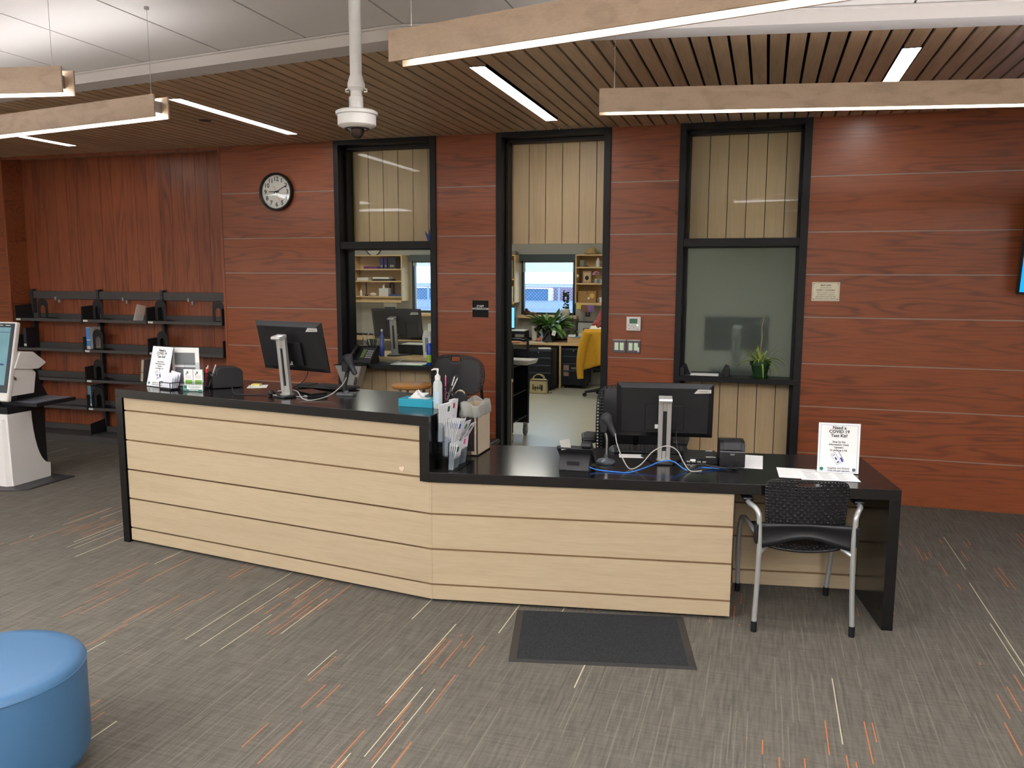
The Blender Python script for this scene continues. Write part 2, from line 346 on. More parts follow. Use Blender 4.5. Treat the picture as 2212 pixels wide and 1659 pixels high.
def slot_light(x,label):
    t=thing('ceiling_light',label,'ceiling light',(x,6.67,CEIL),0,'recessed slot lights in the slat ceiling')
    y0=LS[x]-6.67
    MB().box(-.047,.047,y0,0,.0,.01).build('diffuser',slot,t,smooth=0)
    MB().box(-.052,-.047,y0-.005,.005,0,.03).box(.047,.052,y0-.005,.005,0,.03).box(-.047,.047,y0-.005,y0,0,.03).box(-.047,.047,0,.005,0,.03).box(-.052,.052,y0-.005,.005,.03,.035).build('housing',black_metal,t,smooth=0)
    for bx in (-.022,.02): MB().box(bx-.006,bx+.006,y0-.05,y0-.01,.004,.02).build('bracket',satin_silver,t,smooth=0)
for x,l in zip(LX,['recessed slot light at the far left end of the slat ceiling, above the kiosk','recessed slot light in the slats between the wall clock and left pendant','recessed slot light in the slats right of the ceiling camera, before the doorway','recessed slot light in the slats at right, above the frosted window side']): slot_light(x,l)
MB().lathe([(.045,0),(.05,.01)],20,c=(-4.42,5.88,CEIL-.004)).build('ceiling_speaker',black_metal)
tag(bpy.data.objects['ceiling_speaker'],'small round black hole cover in the slat ceiling left of the slot light','ceiling vent')
# door and window frames in the back wall (black steel)
def opening_frame(name,x0,x1,kind):
    fr=struct(thing(name,{'door':'black framed doorway open to the workroom','w1':'black framed window with clear glass looking into the workroom','w3':'black framed window with frosted lower glass'}[kind],'window' if kind!='door' else 'door'))
    del fr['category']
    y0,y1=W-.018,W+.24
    mb=MB(); fw=.05; ztop=3.03
    mb.box(x0,x0+fw,y0,y1,0,CEIL); mb.box(x1-fw-.008,x1,y0,y1,0,CEIL); mb.box(x0+fw,x1-fw-.008,y0,y1,ztop,CEIL)
    mb.box(x0+fw,x0+fw+.022,W+.11,y1,0,ztop); mb.box(x1-fw-.03,x1-fw-.008,W+.11,y1,0,ztop); mb.box(x0+fw,x1-fw,W+.11,y1,ztop-.025,ztop)
    mb.build('frame',black_metal,fr,bevel=.0015)
    if kind!='door':
        MB().box(x0+fw,x1-fw,y0+.01,W+.05,2.076,2.142).box(x0+fw,x1-fw,W+.05,y1,2.066,2.142).build('rail',black_metal,fr,bevel=.0015)
        MB().box(x0+fw-.03,x1-fw+.03,y0-.012,W+.24,.944,.985).build('sill',black_metal,fr,bevel=.002)
        MB().box(x0+fw+.02,x1-fw-.028,W+.186,W+.192,.985,2.07).build('glass',MATS['frosted'] if kind=='w3' else pane,fr,smooth=0)
        MB().box(x0+fw+.02,x1-fw-.028,W+.186,W+.192,2.142,3.01).build('upper_glass',pane_low,fr,smooth=0)
    return fr
m,nt,b=base('frosted'); b.inputs['Base Color'].default_value=lin((205,218,212)); b.inputs['Transmission Weight'].default_value=.93; b.inputs['Roughness'].default_value=.36; b.inputs['IOR'].default_value=1.18
no=N(nt,'ShaderNodeTexNoise'); no.inputs['Scale'].default_value=300; bp=N(nt,'ShaderNodeBump'); bp.inputs['Strength'].default_value=.05; nt.links.new(no.outputs[0],bp.inputs['Height']); nt.links.new(bp.outputs[0],b.inputs['Normal']); MATS['frosted']=m
opening_frame('window_1',-3.937,-2.904,'w1'); opening_frame('door_1',-2.327,-1.303,'door'); opening_frame('window_2',-.727,.303,'w3')
# pale vertical planks closing the heads and the parts below the sills
def planks(x0,x1,z0,z1,name,off=0):
    mb=MB(); x=x0+off-.155
    while x<x1:
        a,b=max(x+.003,x0),min(x+.152,x1)
        if b>a: mb.box(a,b,W+.245,W+.275,z0,z1)
        x+=.155
    o=struct(mb.build(name,palewood_v,smooth=0)); MB().box(x0,x1,W+.255,W+.272,z0,z1).build('backing',dark_void,o,smooth=0); return o
planks(-4.3,-2.33,2.118,3.1,'wall_planks_1',.44); planks(-2.33,-.9,2.118,3.1,'wall_planks_2',.08); planks(-.9,.5,2.118,3.1,'wall_planks_3',.09)
planks(-3.96,-2.88,0,.96,'wall_planks_4',.095); planks(-.75,.33,0,.96,'wall_planks_5',.09)
# ---------------------------------------------------------------- workroom shell
FW=13.6
def wall_with_windows(name,x0,x1,wins,z0,z1,mat):
    mb=MB(); xs=x0
    for a,b in wins:
        mb.box(xs,a,FW,FW+.2,0,3.1); mb.box(a,b,FW,FW+.2,0,z0); mb.box(a,b,FW,FW+.2,z1,3.1); xs=b
    mb.box(xs,x1,FW,FW+.2,0,3.1); return struct(mb.build(name,mat,smooth=0))
wall_with_windows('wall_workroom_back',-9.5,5.5,[(-6.03,-5.08),(-4.0,-3.05)],1.165,2.07,grey_wall)
struct(MB().box(-9.6,-9.5,W+.3,FW+.2,0,3.1).build('wall_workroom_left',grey_wall,smooth=0)); struct(MB().box(1.6,1.7,W+.3,FW,0,3.1).build('wall_workroom_right',grey_wall,smooth=0))
struct(MB().box(-9.5,5.5,W+.31,FW,2.95,3.1).build('ceiling_workroom',white_paint,smooth=0))
mb=MB()
for a,b in [(-9.5,-4.3),(.5,1.7)]: mb.box(a,b,W+.27,W+.31,0,3.05)
for a,b in [(-2.89,-2.34),(-1.29,-.74)]: mb.box(a,b,W+.265,W+.31,0,2.12)
mb.box(-4.3,.5,W+.28,W+.31,2.12,3.05)
struct(mb.build('wall_workroom_front',grey_wall,smooth=0))
struct(MB().box(-2.327,-2.30,W+.245,W+.31,0,2.12).box(-1.335,-1.303,W+.2,W+.31,0,2.12).build('trim_4',pine,smooth=0),'pale wood edge of the doorway')
offl=emis('added_panel_diffuser',(255,252,240),OFFICE_E)
for i,(x,y) in enumerate([(-6.5,9.5),(-3.6,9.6),(-3.3,11.6),(-1.2,10.6),(-6.3,11.9),(.3,8.6)]):  # panels out of view, added to light the workroom
    t=thing('added_panel_light','unseen panel light added in the workroom ceiling','ceiling light',(x,y,2.95),0,'added workroom panel lights')
    MB().box(-.29,.29,-.29,.29,-.012,-.004).build('diffuser',offl,t,smooth=0); MB().box(-.31,.31,-.31,.31,-.004,0).build('frame',white_plastic,t,smooth=0)
for i,(x0,x1) in enumerate([(-4.0,-3.05),(-6.03,-5.08)]):
    fr=struct(thing('window_%d'%(i+3),'workroom outside window with a raised roller shade','window')); del fr['category']
    MB().box(x0,x0+.05,FW-.01,FW+.06,1.165,2.07).box(x1-.05,x1,FW-.01,FW+.06,1.165,2.07).box(x0,x1,FW-.01,FW+.06,1.165,1.2).box(x0,x1,FW-.01,FW+.06,2.04,2.07).build('frame',plain('window_frame_dark',(38,52,58),rough=.4),fr,bevel=.002)
    MB().box(x0+.05,x1-.05,FW+.05,FW+.056,1.2,2.05).build('glass',pane,fr,smooth=0)
    MB().box(x0-.02,x1+.02,FW-.09,FW-.005,2.06,2.175).build('shade_cassette',plain('shade_cassette_grey',(62,72,76),rough=.5),fr,bevel=.004)
    MB().box(x0+.04,x1-.02,FW-.05,FW-.047,1.9 if i==0 else 2.0,2.06).box(x0+.04,x1-.02,FW-.055,FW-.042,(1.9 if i==0 else 2.0)-.02,1.9 if i==0 else 2.0).build('roller_shade',plain('shade_fabric',(170,182,172),rough=.8,alpha=.55,var=.25,scale=90),fr,smooth=0)
    MB().box(x0-.02,x1+.05,FW-.16,FW,1.105,1.15).build('sill',pine,fr,bevel=.002)
# ---------------------------------------------------------------- outside the workroom windows
struct(MB().prism([(13.85,.2),(60,.2),(60,1.15),(22,1.12),(13.85,.93)],-40,20,'x').build('ground_outside',plain('gravel_ground',(74,88,118),rough=.9,var=.6,scale=14),smooth=0))
t=thing('building','low faded brick building with a blue shed door beyond the chain-link fence','building',(-7.5,22.5,1.1))
MB().box(-14,8,0,3,0,.38).build('wall',plain('brick_faded',(112,90,112),rough=.8,var=.15,scale=3),t,smooth=0)
MB().box(-6,1.75,-.3,0,0,.34).build('shed',plain('blue_door',(44,84,124),rough=.5),t,smooth=0)
MB().box(-6,1.80,-.33,.0,.34,.365).box(1.75,1.82,-.33,0,.0,.34).build('shed_edge',white_paint,t,smooth=0)
t=thing('chain_link_fence','chain-link fence with pale posts outside the workroom window','fence',(-9,18.5,.98))
mb=MB(); H=.58
for k in range(-6,118):
    x=k*.075; mb.tube([(x,0,0),(x+H,0,H)],.0022,4); mb.tube([(x+H,0,0),(x,0,H)],.0022,4)
o=mb.build('mesh',plain('fence_wire',(150,170,190),rough=.5,metal=.5),t)
for x in (1.2,2.9,4.45,6.2,8): MB().tube([(x,0.02,0),(x,.02,H+.08)],.02,8).build('post',MATS['fence_wire'],t)
MB().tube([(-.4,0,H),(9.4,0,H)],.01,6).build('rail',MATS['fence_wire'],t)
# ================================================================ RECEPTION DESK (one body, V shaped in plan)
Bp=Vector((-1.7345,4.1104)); ZT=1.067; ZL=.7554; TH=.056
FT=frame((Bp.x,Bp.y),(.989,-.147))      # tall part: local x from -2.468 to 0, y back
FL=frame((Bp.x,Bp.y),(.988,.155))       # low part: local x 0..2.471
desk=thing('reception_desk','long angled reception desk in pale wood with black stone tops','desk',(0,0,0))
def tw(s,d,z=0): p=FT@Vector((-s,d,z)); return (p.x,p.y)
def lw(s,d,z=0): p=FL@Vector((s,d,z)); return (p.x,p.y)
Af=tw(2.468,0); Ab=(Af[0]-.0,tw(2.58,.765)[1]); Rb=(Bp.x,tw(-.11,.765)[1])
mb=MB(); mb.prism([Af,tuple(Bp),Rb,Ab],ZT-TH,ZT)
mb.prism([Af,(Af[0]+.056,Af[1]-.008),(Ab[0]+.056,Ab[1]-.008),Ab],0,ZT-TH)
mb.prism([tw(.063,0),tuple(Bp),Rb,(Rb[0]-.063,Rb[1]+.01)],ZL-TH,ZT-TH)
mb.build('tall_top',black_quartz,desk,bevel=.0012)
Lb=lw(.125,.79)
mb=MB(); mb.prism([tuple(Bp),lw(2.471,0),lw(2.471,.79),Lb],ZL-TH,ZL)
mb.prism([lw(2.415,0),lw(2.471,0),lw(2.471,.79),lw(2.415,.79)],0,ZL-TH)
mb.build('low_top',black_quartz,desk,bevel=.0012)
# wood fronts: boards with dark grooves
G=[.02,.106,.312,.515,.719,.922,1.011]
sub=plain('groove_brown',(112,84,54),rough=.7)
def front(F,s0,s1,d,zs,name,top,back=.02):
    mb=MB(F)
    for z0,z1 in zip(zs[:-1],zs[1:]):
        if z0>=top: break
        mb.box(s0,s1,d,d+.016,z0+(.0055 if z0>.02 else 0),min(z1,top)-(.0055 if z1<top else 0))
    o=mb.build(name,palewood,desk,bevel=.0008,seg=1)
    MB(F).box(s0+.002,s1-.003,d+.009,d+.03,.0+.03,top-.002).build('groove_backing',sub,o,smooth=0); return o
front(FT,-2.405,.004,.014,G[:4]+[.7135],'tall_front',.7135)
front(FT,-2.405,-.0625,.014,G[4:],'upper_front',ZT-TH)
front(FL,-.004,1.642,.014,G[:4]+[.71],'low_front',ZL-TH)
front(FL,1.715,2.414,.517,G[:4]+[.71],'knee_panel',ZL-TH)
MB(FL).box(1.625,1.642,.03,.6,.02,ZL-TH).build('end_panel',palewood,desk)
MB(FT).box(-2.39,.0,.05,.07,0,.03).build('toe_kick',black_metal,desk,smooth=0); MB(FL).box(0,1.62,.05,.07,0,.03).build('toe_kick',black_metal,desk,smooth=0)
MB(FL).box(.3,1.62,.5,.52,.03,ZL-TH).build('back_panel',palewood,desk,smooth=0)
hp=[]
for i in range(28):
    a=2*PI*i/28; hp.append((.0011*16*math.sin(a)**3,.0011*(13*math.cos(a)-5*math.cos(2*a)-2*math.cos(3*a)-math.cos(4*a))))
o=MB(FT@Matrix.Translation((-.187,.0125,.754))@Matrix.Rotation(-.25,4,'Y')).prism(hp,-.002,.0015,'y').build('heart_sticker',plain('bare_wood_heart',(208,190,165),rough=.6)); tag(o,'small heart shaped wooden sticker on the tall desk front','sticker')
# ================================================================ PENDANT LIGHTS
pend=emis('pendant_diffuser',(252,252,255),PEND_E); pend_up=emis('pendant_uplight',(252,252,255),PEND_E*.38)
PB=2.6; PH=.107
def pendant(p,d,length,label,group='wood sided linear pendants',pend=pend,pend_up=pend_up):
    """p: near-side lower corner of the end that shows; runs along d"""
    t=thing('linear_pendant',label,'pendant light',(p[0],p[1],PB),math.atan2(d[1],d[0]),group)
    Wd=.092
    MB().box(0,length,0,.009,0,PH).build('front_panel',maple,t,bevel=.0008); MB().box(0,length,Wd-.009,Wd,0,PH).build('back_panel',maple,t,bevel=.0008)
    MB().box(.045,length-.045,.01,Wd-.01,.03,PH-.02).build('housing',satin_silver,t,bevel=.001)
    MB().box(.05,length-.05,.014,Wd-.014,.024,.03).build('diffuser',pend,t,smooth=0)
    MB().box(.05,length-.05,.014,Wd-.014,PH-.02,PH-.016).build('uplight_diffuser',pend_up,t,smooth=0)
    for x in (.07,length-.07):
        MB().tube([(x,Wd/2,PH-.02),(x,Wd/2,TILE-PB)],.0011,5).lathe([(.012,0),(.012,.012)],12,c=(x,Wd/2,TILE-PB-.012)).build('cable',satin_silver,t)
    return t
def dn(x,y): l=math.hypot(x,y); return (x/l,y/l)
dA=dn(.984,.176); dB=dn(.985,-.2); 
pendant((-.786,3.95),dA,3.6,'long wood pendant light at right running in front of the slat ceiling')
pendant((-1.337,2.83),dn(.976,-.218),3.6,'nearest wood pendant light, rising out of the top of the picture')
dC=dn(.985,-.171); pendant((-2.887-3.6*dC[0],3.456-3.6*dC[1]),dC,3.6,'lower wood pendant light at the left whose right end hangs by the slot light')
dD=dn(.982,.18); pendant((-2.881-3.6*dD[0],2.896-3.6*dD[1]),dD,3.6,'upper wood pendant light cut off by the top left picture edge')
hall=emis('fill_pendant_diffuser',(250,251,255),FILL_PENDANT_E)
def fill_panel(x,y,lab):
    t=thing('fill_panel_light',lab,'ceiling light',(x,y,TILE),0,'added fill panels behind the camera')
    MB().box(-.6,.6,-.6,.6,-.012,-.004).build('diffuser',fillp,t,smooth=0); MB().box(-.62,.62,-.62,.62,-.004,0).build('frame',white_plastic,t,smooth=0)
fillp=emis('fill_panel_diffuser',(250,251,255),FILL_PANEL_E)
for x,y in [(-7.6,-1.2),(-5.6,-1.2),(-3.2,-1.2),(0,-1.2),(3.0,-1.2),(-6.4,-3.6),(-3.2,-3.6),(0,-3.6),(-7.6,1.2)]: fill_panel(x,y,'unseen fill light panel added in the ceiling behind the camera')  # unseen panels added to throw frontal fill on desk and wall
# unseen pendants of the same model, added behind the camera for more ambient light
for i,(x,y,a) in enumerate([(-5.2,.3,.1),(-1.2,-.3,-.1),(2.0,.6,.1),(-5.4,-2.6,-.1),(-1.4,-3.0,.1),(2.2,-2.4,-.1)]):
    pendant((x,y),(math.cos(a),math.sin(a)),3.0,'unseen wood pendant added behind the camera as fill light',group='added fill pendants behind the camera',pend=hall,pend_up=hall)
# ================================================================ THINGS ON THE DESK
def on_tall(s,d): return (*tw(s,d),ZT)
def on_low(s,d): return (*lw(s,d),ZL)
green=plain('logo_green',(28,110,92),rough=.6); navy=plain('drawing_navy',(52,62,140),rough=.6); pale_blue=plain('border_blue',(120,160,205),rough=.6)
teal=plain('tissue_box_teal',(20,140,165),rough=.5,var=.1,scale=8); grey_cable=plain('cable_light_grey',(168,166,160),rough=.5); black_cable=plain('cable_black',(18,18,20),rough=.5); blue_cable=plain('cable_blue',(48,116,205),rough=.4)
def cable(name,pts,r,mat,label,group=None):
    o=MB().tube(spline(pts,10),r,7).build(name,mat); tag(o,label,'cable',group); return o
# ---- acrylic sign holders
def sign(name,label,loc,rz,tilt=.12,front='covid',w=.216,h=.28):
    t=thing(name,label,'sign',loc,rz)
    R_=Matrix.Rotation(-tilt,4,'X')
    MB(R_).box(-w/2-.003,w/2+.003,-.004,.003,.003,h+.004).build('acrylic_sheet',clear,t,smooth=0)
    MB().box(-w/2-.003,w/2+.003,.0,.085,.0,.003).build('acrylic_foot',clear,t,smooth=0)
    if front=='covid':
        MB(R_).box(-w/2,w/2,-.0055,-.0045,.004,h).build('paper_sheet',paper,t,smooth=0)
        b=.011; y0=-.0064; y1=-.0056; m=MB(R_)
        m.box(-w/2+b,w/2-b,y0,y1,b,b+.0015).box(-w/2+b,w/2-b,y0,y1,h-b-.0015,h-b).box(-w/2+b,-w/2+b+.0015,y0,y1,b,h-b).box(w/2-b-.0015,w/2-b,y0,y1,b,h-b); m.build('border_line',pale_blue,t,smooth=0)
        def tx(s,size,z,bold=.0,x=0): 
            p=R_@Vector((x,-.0068,z)); o=text(s,size,p,ink,t,rot=(PI/2-tilt,0,0),bold=bold)
        tx('Need a',.024,.254,.0006); tx('COVID 19',.024,.2325,.0006); tx('Test Kit?',.024,.210,.0006)
        for i,s in enumerate(['Stop by the','Information Desk','Upstairs','to pick up a kit']): tx(s,.0145,.176-.0155*i,.0003)
        tx('Supplies are limited.',.0145,.030,.0002,x=.004); tx('One kit per person',.0145,.0165,.0002,x=.004)
        K=R_@Matrix.Translation((-.012,-.0064,.083))@Matrix.Rotation(-.55,4,'Y')
        m=MB(K); L_,w2=.033,.013
        m.box(-w2,w2,-.0004,.0004,-L_,-L_+.0012).box(-w2,w2,-.0004,.0004,L_-.0012,L_).box(-w2,-w2+.0012,-.0004,.0004,-L_,L_).box(w2-.0012,w2,-.0004,.0004,-L_,L_)
        m.box(-.004,.004,-.0004,.0004,-.008,.008).box(-.006,.006,-.0004,.0004,-.026,-.018).box(-.007,.006,-.0004,.0004,.021,.024)
        m.build('test_strip_drawing',navy,t,smooth=0)
        K=R_@Matrix.Translation((.012,-.0064,.103))@Matrix.Rotation(1.05,4,'Y'); MB(K).box(-.032,.032,-.0004,.0004,-.0012,.0012).build('swab_drawing',navy,t,smooth=0)
        K=R_@Matrix.Translation((.018,-.0064,.078))@Matrix.Rotation(-.5,4,'Y'); MB(K).box(-.0045,.0045,-.0004,.0004,-.013,.013).build('tube_drawing',navy,t,smooth=0)
        for x,mm,nm in ((-.085,green,'green_badge'),(.083,plain('badge_grey',(90,90,96)),'grey_badge')):
            K=R_@Matrix.Translation((x,-.0064,.024)); MB(K).lathe([(.0095,-.0004),(.0095,.0004)],20,M=K@Matrix.Rotation(PI/2,4,'X')) if 0 else None
            m=MB(K@Matrix.Rotation(PI/2,4,'X')); m.lathe([(.0095,-.0004),(.0095,.0004)],20); m.build(nm,mm,t,smooth=0)
    else:
        MB(R_).box(-w/2,w/2,-.0055,-.0045,.004,h).build('paper_sheet',paper,t,smooth=0)
        MB(R_).box(-w/2+.02,w/2-.03,-.0062,-.0057,.15,h-.035).box(-w/2+.02,w/2-.03,-.0062,-.0057,.02,.135).build('grey_panel',plain('sign_grey',(112,114,116)),t,smooth=0)
    return t
sign('sign_stand','tilted COVID test kit sign at the left end of the tall desk',on_tall(2.28,.185),-.25,tilt=.25)
sign('sign_stand','back of a second sign stand with grey panels, behind the tall desk COVID sign',on_tall(2.12,.30),.15,tilt=.0,front='grey',w=.2,h=.27)
sign('sign_stand','COVID test kit sign on white papers at the right end of the low desk',on_low(2.232,.325),.07,tilt=.06)
# ---- black wire letter tray with envelopes
t=thing('letter_holder','black wire letter holder with white envelopes beside the tilted sign','holder',on_tall(2.115,.145),-.32)
m=MB()
for z in (.002,.05): m.tube([(-.06,-.035,z),(.06,-.035,z),(.06,.035,z),(-.06,.035,z)],.003,6,closed=True)
for x,y in ((-.06,-.035),(.06,-.035),(.06,.035),(-.06,.035)): m.tube([(x,y,0),(x,y,.052)],.003,6)
m.build('wire_frame',black_metal,t); MB().box(-.062,.062,-.037,.037,0,.012).build('base',black_metal,t,bevel=.002)
for i in range(4):
    M_=Matrix.Translation((0,-.02+.013*i,.014))@Matrix.Rotation(-.12-.05*i,4,'X')@Matrix.Rotation(.03*i,4,'Y'); MB(M_).box(-.055,.055,0,.003,0,.07+.012*i).build('envelope',plain('envelope_white',(214,216,226),rough=.7),t,smooth=0)
# ---- library card brochure holder
t=thing('brochure_holder','clear holder with two stacks of green and white library brochures, left end of desk','holder',on_tall(1.90,.145),.1)
MB().box(-.072,.072,.02,.024,0,.19).box(-.072,.072,-.0,.003,0,.065).box(-.072,-.069,0,.024,0,.07).box(.069,.072,0,.06,0,.06).build('acrylic_body',clear,t,smooth=0)
for x in (-.035,.035):
    MB().box(x-.033,x+.033,.004,.018,.002,.145).build('brochure_stack',paper,t,smooth=0)
    MB().box(x-.022,x+.028,.0032,.004,.048,.076).build('green_block',plain('leaf_green',(122,172,62)),t,smooth=0)
    m=MB().prism([(x-.02,.112),(x-.004,.128),(x-.012,.128),(x-.012,.132),(x+.001,.132),(x+.001,.118),(x-.003,.118),(x-.003,.122),(x-.017,.108)],.0030,.004,'y'); m.build('arrow_logo',plain('dark_green',(20,92,60)),t,smooth=0)
    m=MB(); 
    for k in range(7): m.box(x-.022,x+.02+.006*random.random(),.0034,.004,.084+.0035*k,.0848+.0035*k)
    m.build('small_print',plain('print_grey',(150,152,158)),t,smooth=0)
MB().box(-.07,.07,-.0022,-.0005,.002,.042).build('front_label',paper,t,smooth=0)
MB().box(-.068,-.045,-.0032,-.0022,.016,.040).box(-.068,.066,-.0032,-.0022,.003,.013).build('label_logo',green,t,smooth=0)
text('Greenfield',.021,(.012,-.0036,.031),plain('print_teal_grey',(90,130,128)),t); text('PUBLIC LIBRARY',.0085,(.012,-.0036,.0185),MATS['print_teal_grey'],t); text('FOUNDATION',.010,(.005,-.0036,.008),paper,t,bold=.0003)
# ---- pen cups
def pencup(label,loc,pens,h=.105):
    t=thing('pen_cup',label,'pen cup',loc); r=.042
    m=MB()
    for k in range(24):
        a=2*PI*k/24; m.tube([(r*math.cos(a),r*math.sin(a),0),(r*math.cos(a+.9),r*math.sin(a+.9),h)],.0012,4); m.tube([(r*math.cos(a),r*math.sin(a),0),(r*math.cos(a-.9),r*math.sin(a-.9),h)],.0012,4)
    m.lathe([(r-.002,0),(r-.002,.008)],24); m.tube([(r*math.cos(2*PI*k/24),r*math.sin(2*PI*k/24),h) for k in range(24)],.0025,6,closed=True); m.tube([(r*math.cos(2*PI*k/24),r*math.sin(2*PI*k/24),.008) for k in range(24)],.002,6,closed=True)
    m.build('mesh_cup',black_metal,t)
    for (nm,mat_,x,y,dx,dy,L_) in pens:
        b_=Vector((x,y,.01)); e=b_+Vector((dx,dy,1)).normalized()*L_
        o=MB().tube([b_,e],.0042,8).build(nm,mat_,t); MB().tube([e,e+Vector((dx,dy,1)).normalized()*.012],[.004,.0008],8).build('tip',plain('pencil_wood',(226,190,140)) if nm=='pencil' else white_plastic,o)
    return t
red=plain('pen_red',(196,42,48)); pink=plain('pencil_pink',(226,84,150)); penw=plain('pen_white',(196,196,192))
pencup('black mesh pen cup with red and white pens left of the receipt printer',on_tall(1.95,.31),[('pen',red,-.01,0,.16,.0,.125),('pen',penw,.01,.01,.35,.1,.15),('pen',red,0,-.01,.02,.1,.12),('pen',penw,-.015,.01,.1,.1,.135)])
pencup('black mesh cup with a pink pencil behind the hand sanitizer',on_tall(.168,.47),[('pencil',pink,0,0,.02,.0,.15),('pen',penw,.01,0,.3,.1,.15),('pen',penw,.005,.01,.5,.0,.15)])
# ---- receipt printers
def printer(label,loc,rz):
    t=thing('receipt_printer',label,'printer',loc,rz)
    # profile in (y,z): rounded lid at the top front
    prof=[(-.10,.003),(.10,.003),(.10,.11),(.085,.13),(.05,.143),(-.035,.143),(-.06,.135),(-.07,.118),(-.075,.092),(-.10,.088)]
    MB().prism([(y,z) for y,z in prof],-.07,.07,'x').build('body',black_plastic,t,bevel=.004)
    MB().prism([(-.036,.1445),(-.066,.136),(-.078,.116),(-.083,.096),(-.074,.096),(-.058,.13)],-.05,.05,'x').build('lid',dark_plastic,t,bevel=.003)
    MB().box(-.0705,.0705,-.103,-.095,.088,.094).build('paper_slot_bar',plain('slot_grey',(96,98,104)),t,bevel=.001)
    MB().box(-.05,-.03,-.101,-.097,.012,.035).box(-.0,.055,-.101,-.097,.01,.04).build('socket_recess',plain('socket_black',(6,6,7)),t)
    text('star',.017,(.0,-.1015,.077),plain('logo_light',(190,196,204)),t)
    return t
pr=printer('black receipt printer on the tall desk between pen cup and monitor',on_tall(1.86,.40),-.78)
printer('black receipt printer on the low desk beside a sheet of paper',on_low(1.675,.475),.12)
# ---- monitors seen from behind
def louvre(mb,x0,x1,z0,z1,y,n):
    for k in range(n):
        x=x0+(x1-x0)*k/n; mb.prism([(x,z0),(x+.0045,z0),(x+.0135,z1),(x+.009,z1)],y-.0008,y,'y')
def monitor(label,loc,rz,tilt=.18,lift=.15,badge=True,glow=None):
    t=thing('monitor',label,'monitor',loc,rz)
    # stand: base plate, column with slot, top handle
    MB().prism([(-.13,.10),(-.05,-.11),(.05,-.11),(.13,.10),(.10,.13),(-.10,.13)],0,.012).build('base',black_plastic,t,bevel=.003)
    MB().lathe([(.042,.012),(.044,.014),(.044,.019),(.03,.022)],24,c=(0,-.035,0)).build('base_ring',satin_silver,t)
    lean=Matrix.Translation((0,-.035,.015))@Matrix.Rotation(.10,4,'X')
    m=MB(lean); hw=.037
    m.box(-hw,-.011,-.012,.012,0,.37).box(.011,hw,-.012,.012,0,.37).box(-.011,.011,-.012,.012,0,.055).box(-.011,.011,-.012,.012,.295,.37)
    m.build('column',satin_silver,t,bevel=.003)
    MB(lean).box(-.011,.011,-.002,.011,.055,.295).build('column_slot',plain('slot_black',(16,17,20)),t,smooth=0)
    MB(lean).prism([(-.05,.356),(.012,.366),(.012,.384),(-.045,.378),(-.055,.368)],-hw-.001,hw+.001,'x').build('handle',plain('handle_silver',(206,206,204),rough=.3,metal=.5),t,bevel=.003)
    P_=Matrix.Translation((0,.045,lift))@Matrix.Rotation(tilt,4,'X')
    w,h=.28,.325
    m=MB(P_)
    # shell tapers to a shallow centre bulge
    m.add([(-w,.012,0),(w,.012,0),(w,.012,h),(-w,.012,h),(-w,.02,0),(w,.02,0),(w,.02,h),(-w,.02,h),
           (-w+.03,-.012,.03),(w-.03,-.012,.03),(w-.03,-.012,h-.025),(-w+.03,-.012,h-.025)],
          [(4,5,6,7)[::-1],(0,1,5,4)[::-1],(1,2,6,5)[::-1],(2,3,7,6)[::-1],(3,0,4,7)[::-1],(0,8,9,1)[::-1],(1,9,10,2)[::-1],(2,10,11,3)[::-1],(3,11,8,0)[::-1],(8,11,10,9)[::-1]])
    m.box(-.11,.11,-.03,-.012,.05,.20)
    m.build('shell',dark_plastic if 0 else black_plastic,t,bevel=.002,smooth=25)
    m=MB(P_); louvre(m,-.19,.16,h-.052,h-.030,-.0122,30); m.build('vent_grille',plain('vent_black',(8,8,10)),t,smooth=0)
    if badge:
        o=MB(P_).prism([(.165,h-.054),(.262,h-.050),(.262,h-.029),(.187,h-.029)],-.0145,-.0115,'y').build('badge_plate',plain('badge_silver',(196,196,192),rough=.35,metal=.2),t,smooth=0)
        p=P_@Vector((.222,-.0152,h-.0405)); text('ViewSonic',.0125,p,ink,o,rot=(PI/2+tilt,0,0))
    MB(P_).box(-.055,-.02,-.0318,-.03,.06,.085).box(-.02,.02,-.0318,-.03,.052,.075).build('rating_sticker',paper,t,smooth=0)
    MB().tube([(0,-.03,.2),(0,.02,.24),(0,.03,.26)],.012,8).build('neck',black_plastic,t)
    MB(P_).box(-w+.008,w-.008,.0202,.0212,.015,h-.008).build('screen',glow or plain('screen_black',(10,11,14),rough=.15),t,smooth=0)
    return t
monL=monitor('black monitor with silver stand on the tall desk, seen from behind',(-2.872,4.56,ZT),-.22,tilt=.22,lift=.155)
monR=monitor('black monitor with silver stand on the low desk, seen from behind',(-.535,4.79,ZL),.15,tilt=.10,lift=.135)
# ---- keyboards, mouse
def keyboard(label,loc,rz,tilt=.1):
    t=thing('keyboard',label,'keyboard',loc,rz); K=Matrix.Translation((0,0,.012))@Matrix.Rotation(tilt,4,'X')
    MB(K).box(-.225,.225,-.07,.07,-.006,.008).build('body',black_plastic,t,bevel=.004)
    m=MB(K)
    for r_ in range(6):
        for c_ in range(20): 
            if c_ in (14,): continue
            m.box(-.215+.0215*c_,-.215+.0215*c_+.018,-.06+.0205*r_,-.06+.0205*r_+.017,.008,.014)
    m.build('keys',plain('key_black',(30,31,34),rough=.5),t,bevel=.001,seg=1)
    for x in (-.18,.18): MB().box(x-.012,x+.012,.05,.056,0,.02).build('foot',black_plastic,t)
    return t
kbL=keyboard('black keyboard lying behind the left monitor on the tall desk',(-2.83,4.93,ZT),PI-.12,-.0)
keyboard('black keyboard behind the right monitor stand on the low desk',(-.64,5.03,ZL),PI+.17,-.08)
t=thing('mouse','dark computer mouse beside the gooseneck scanner on the low desk','mouse',(-.865,4.99,ZL),.3)
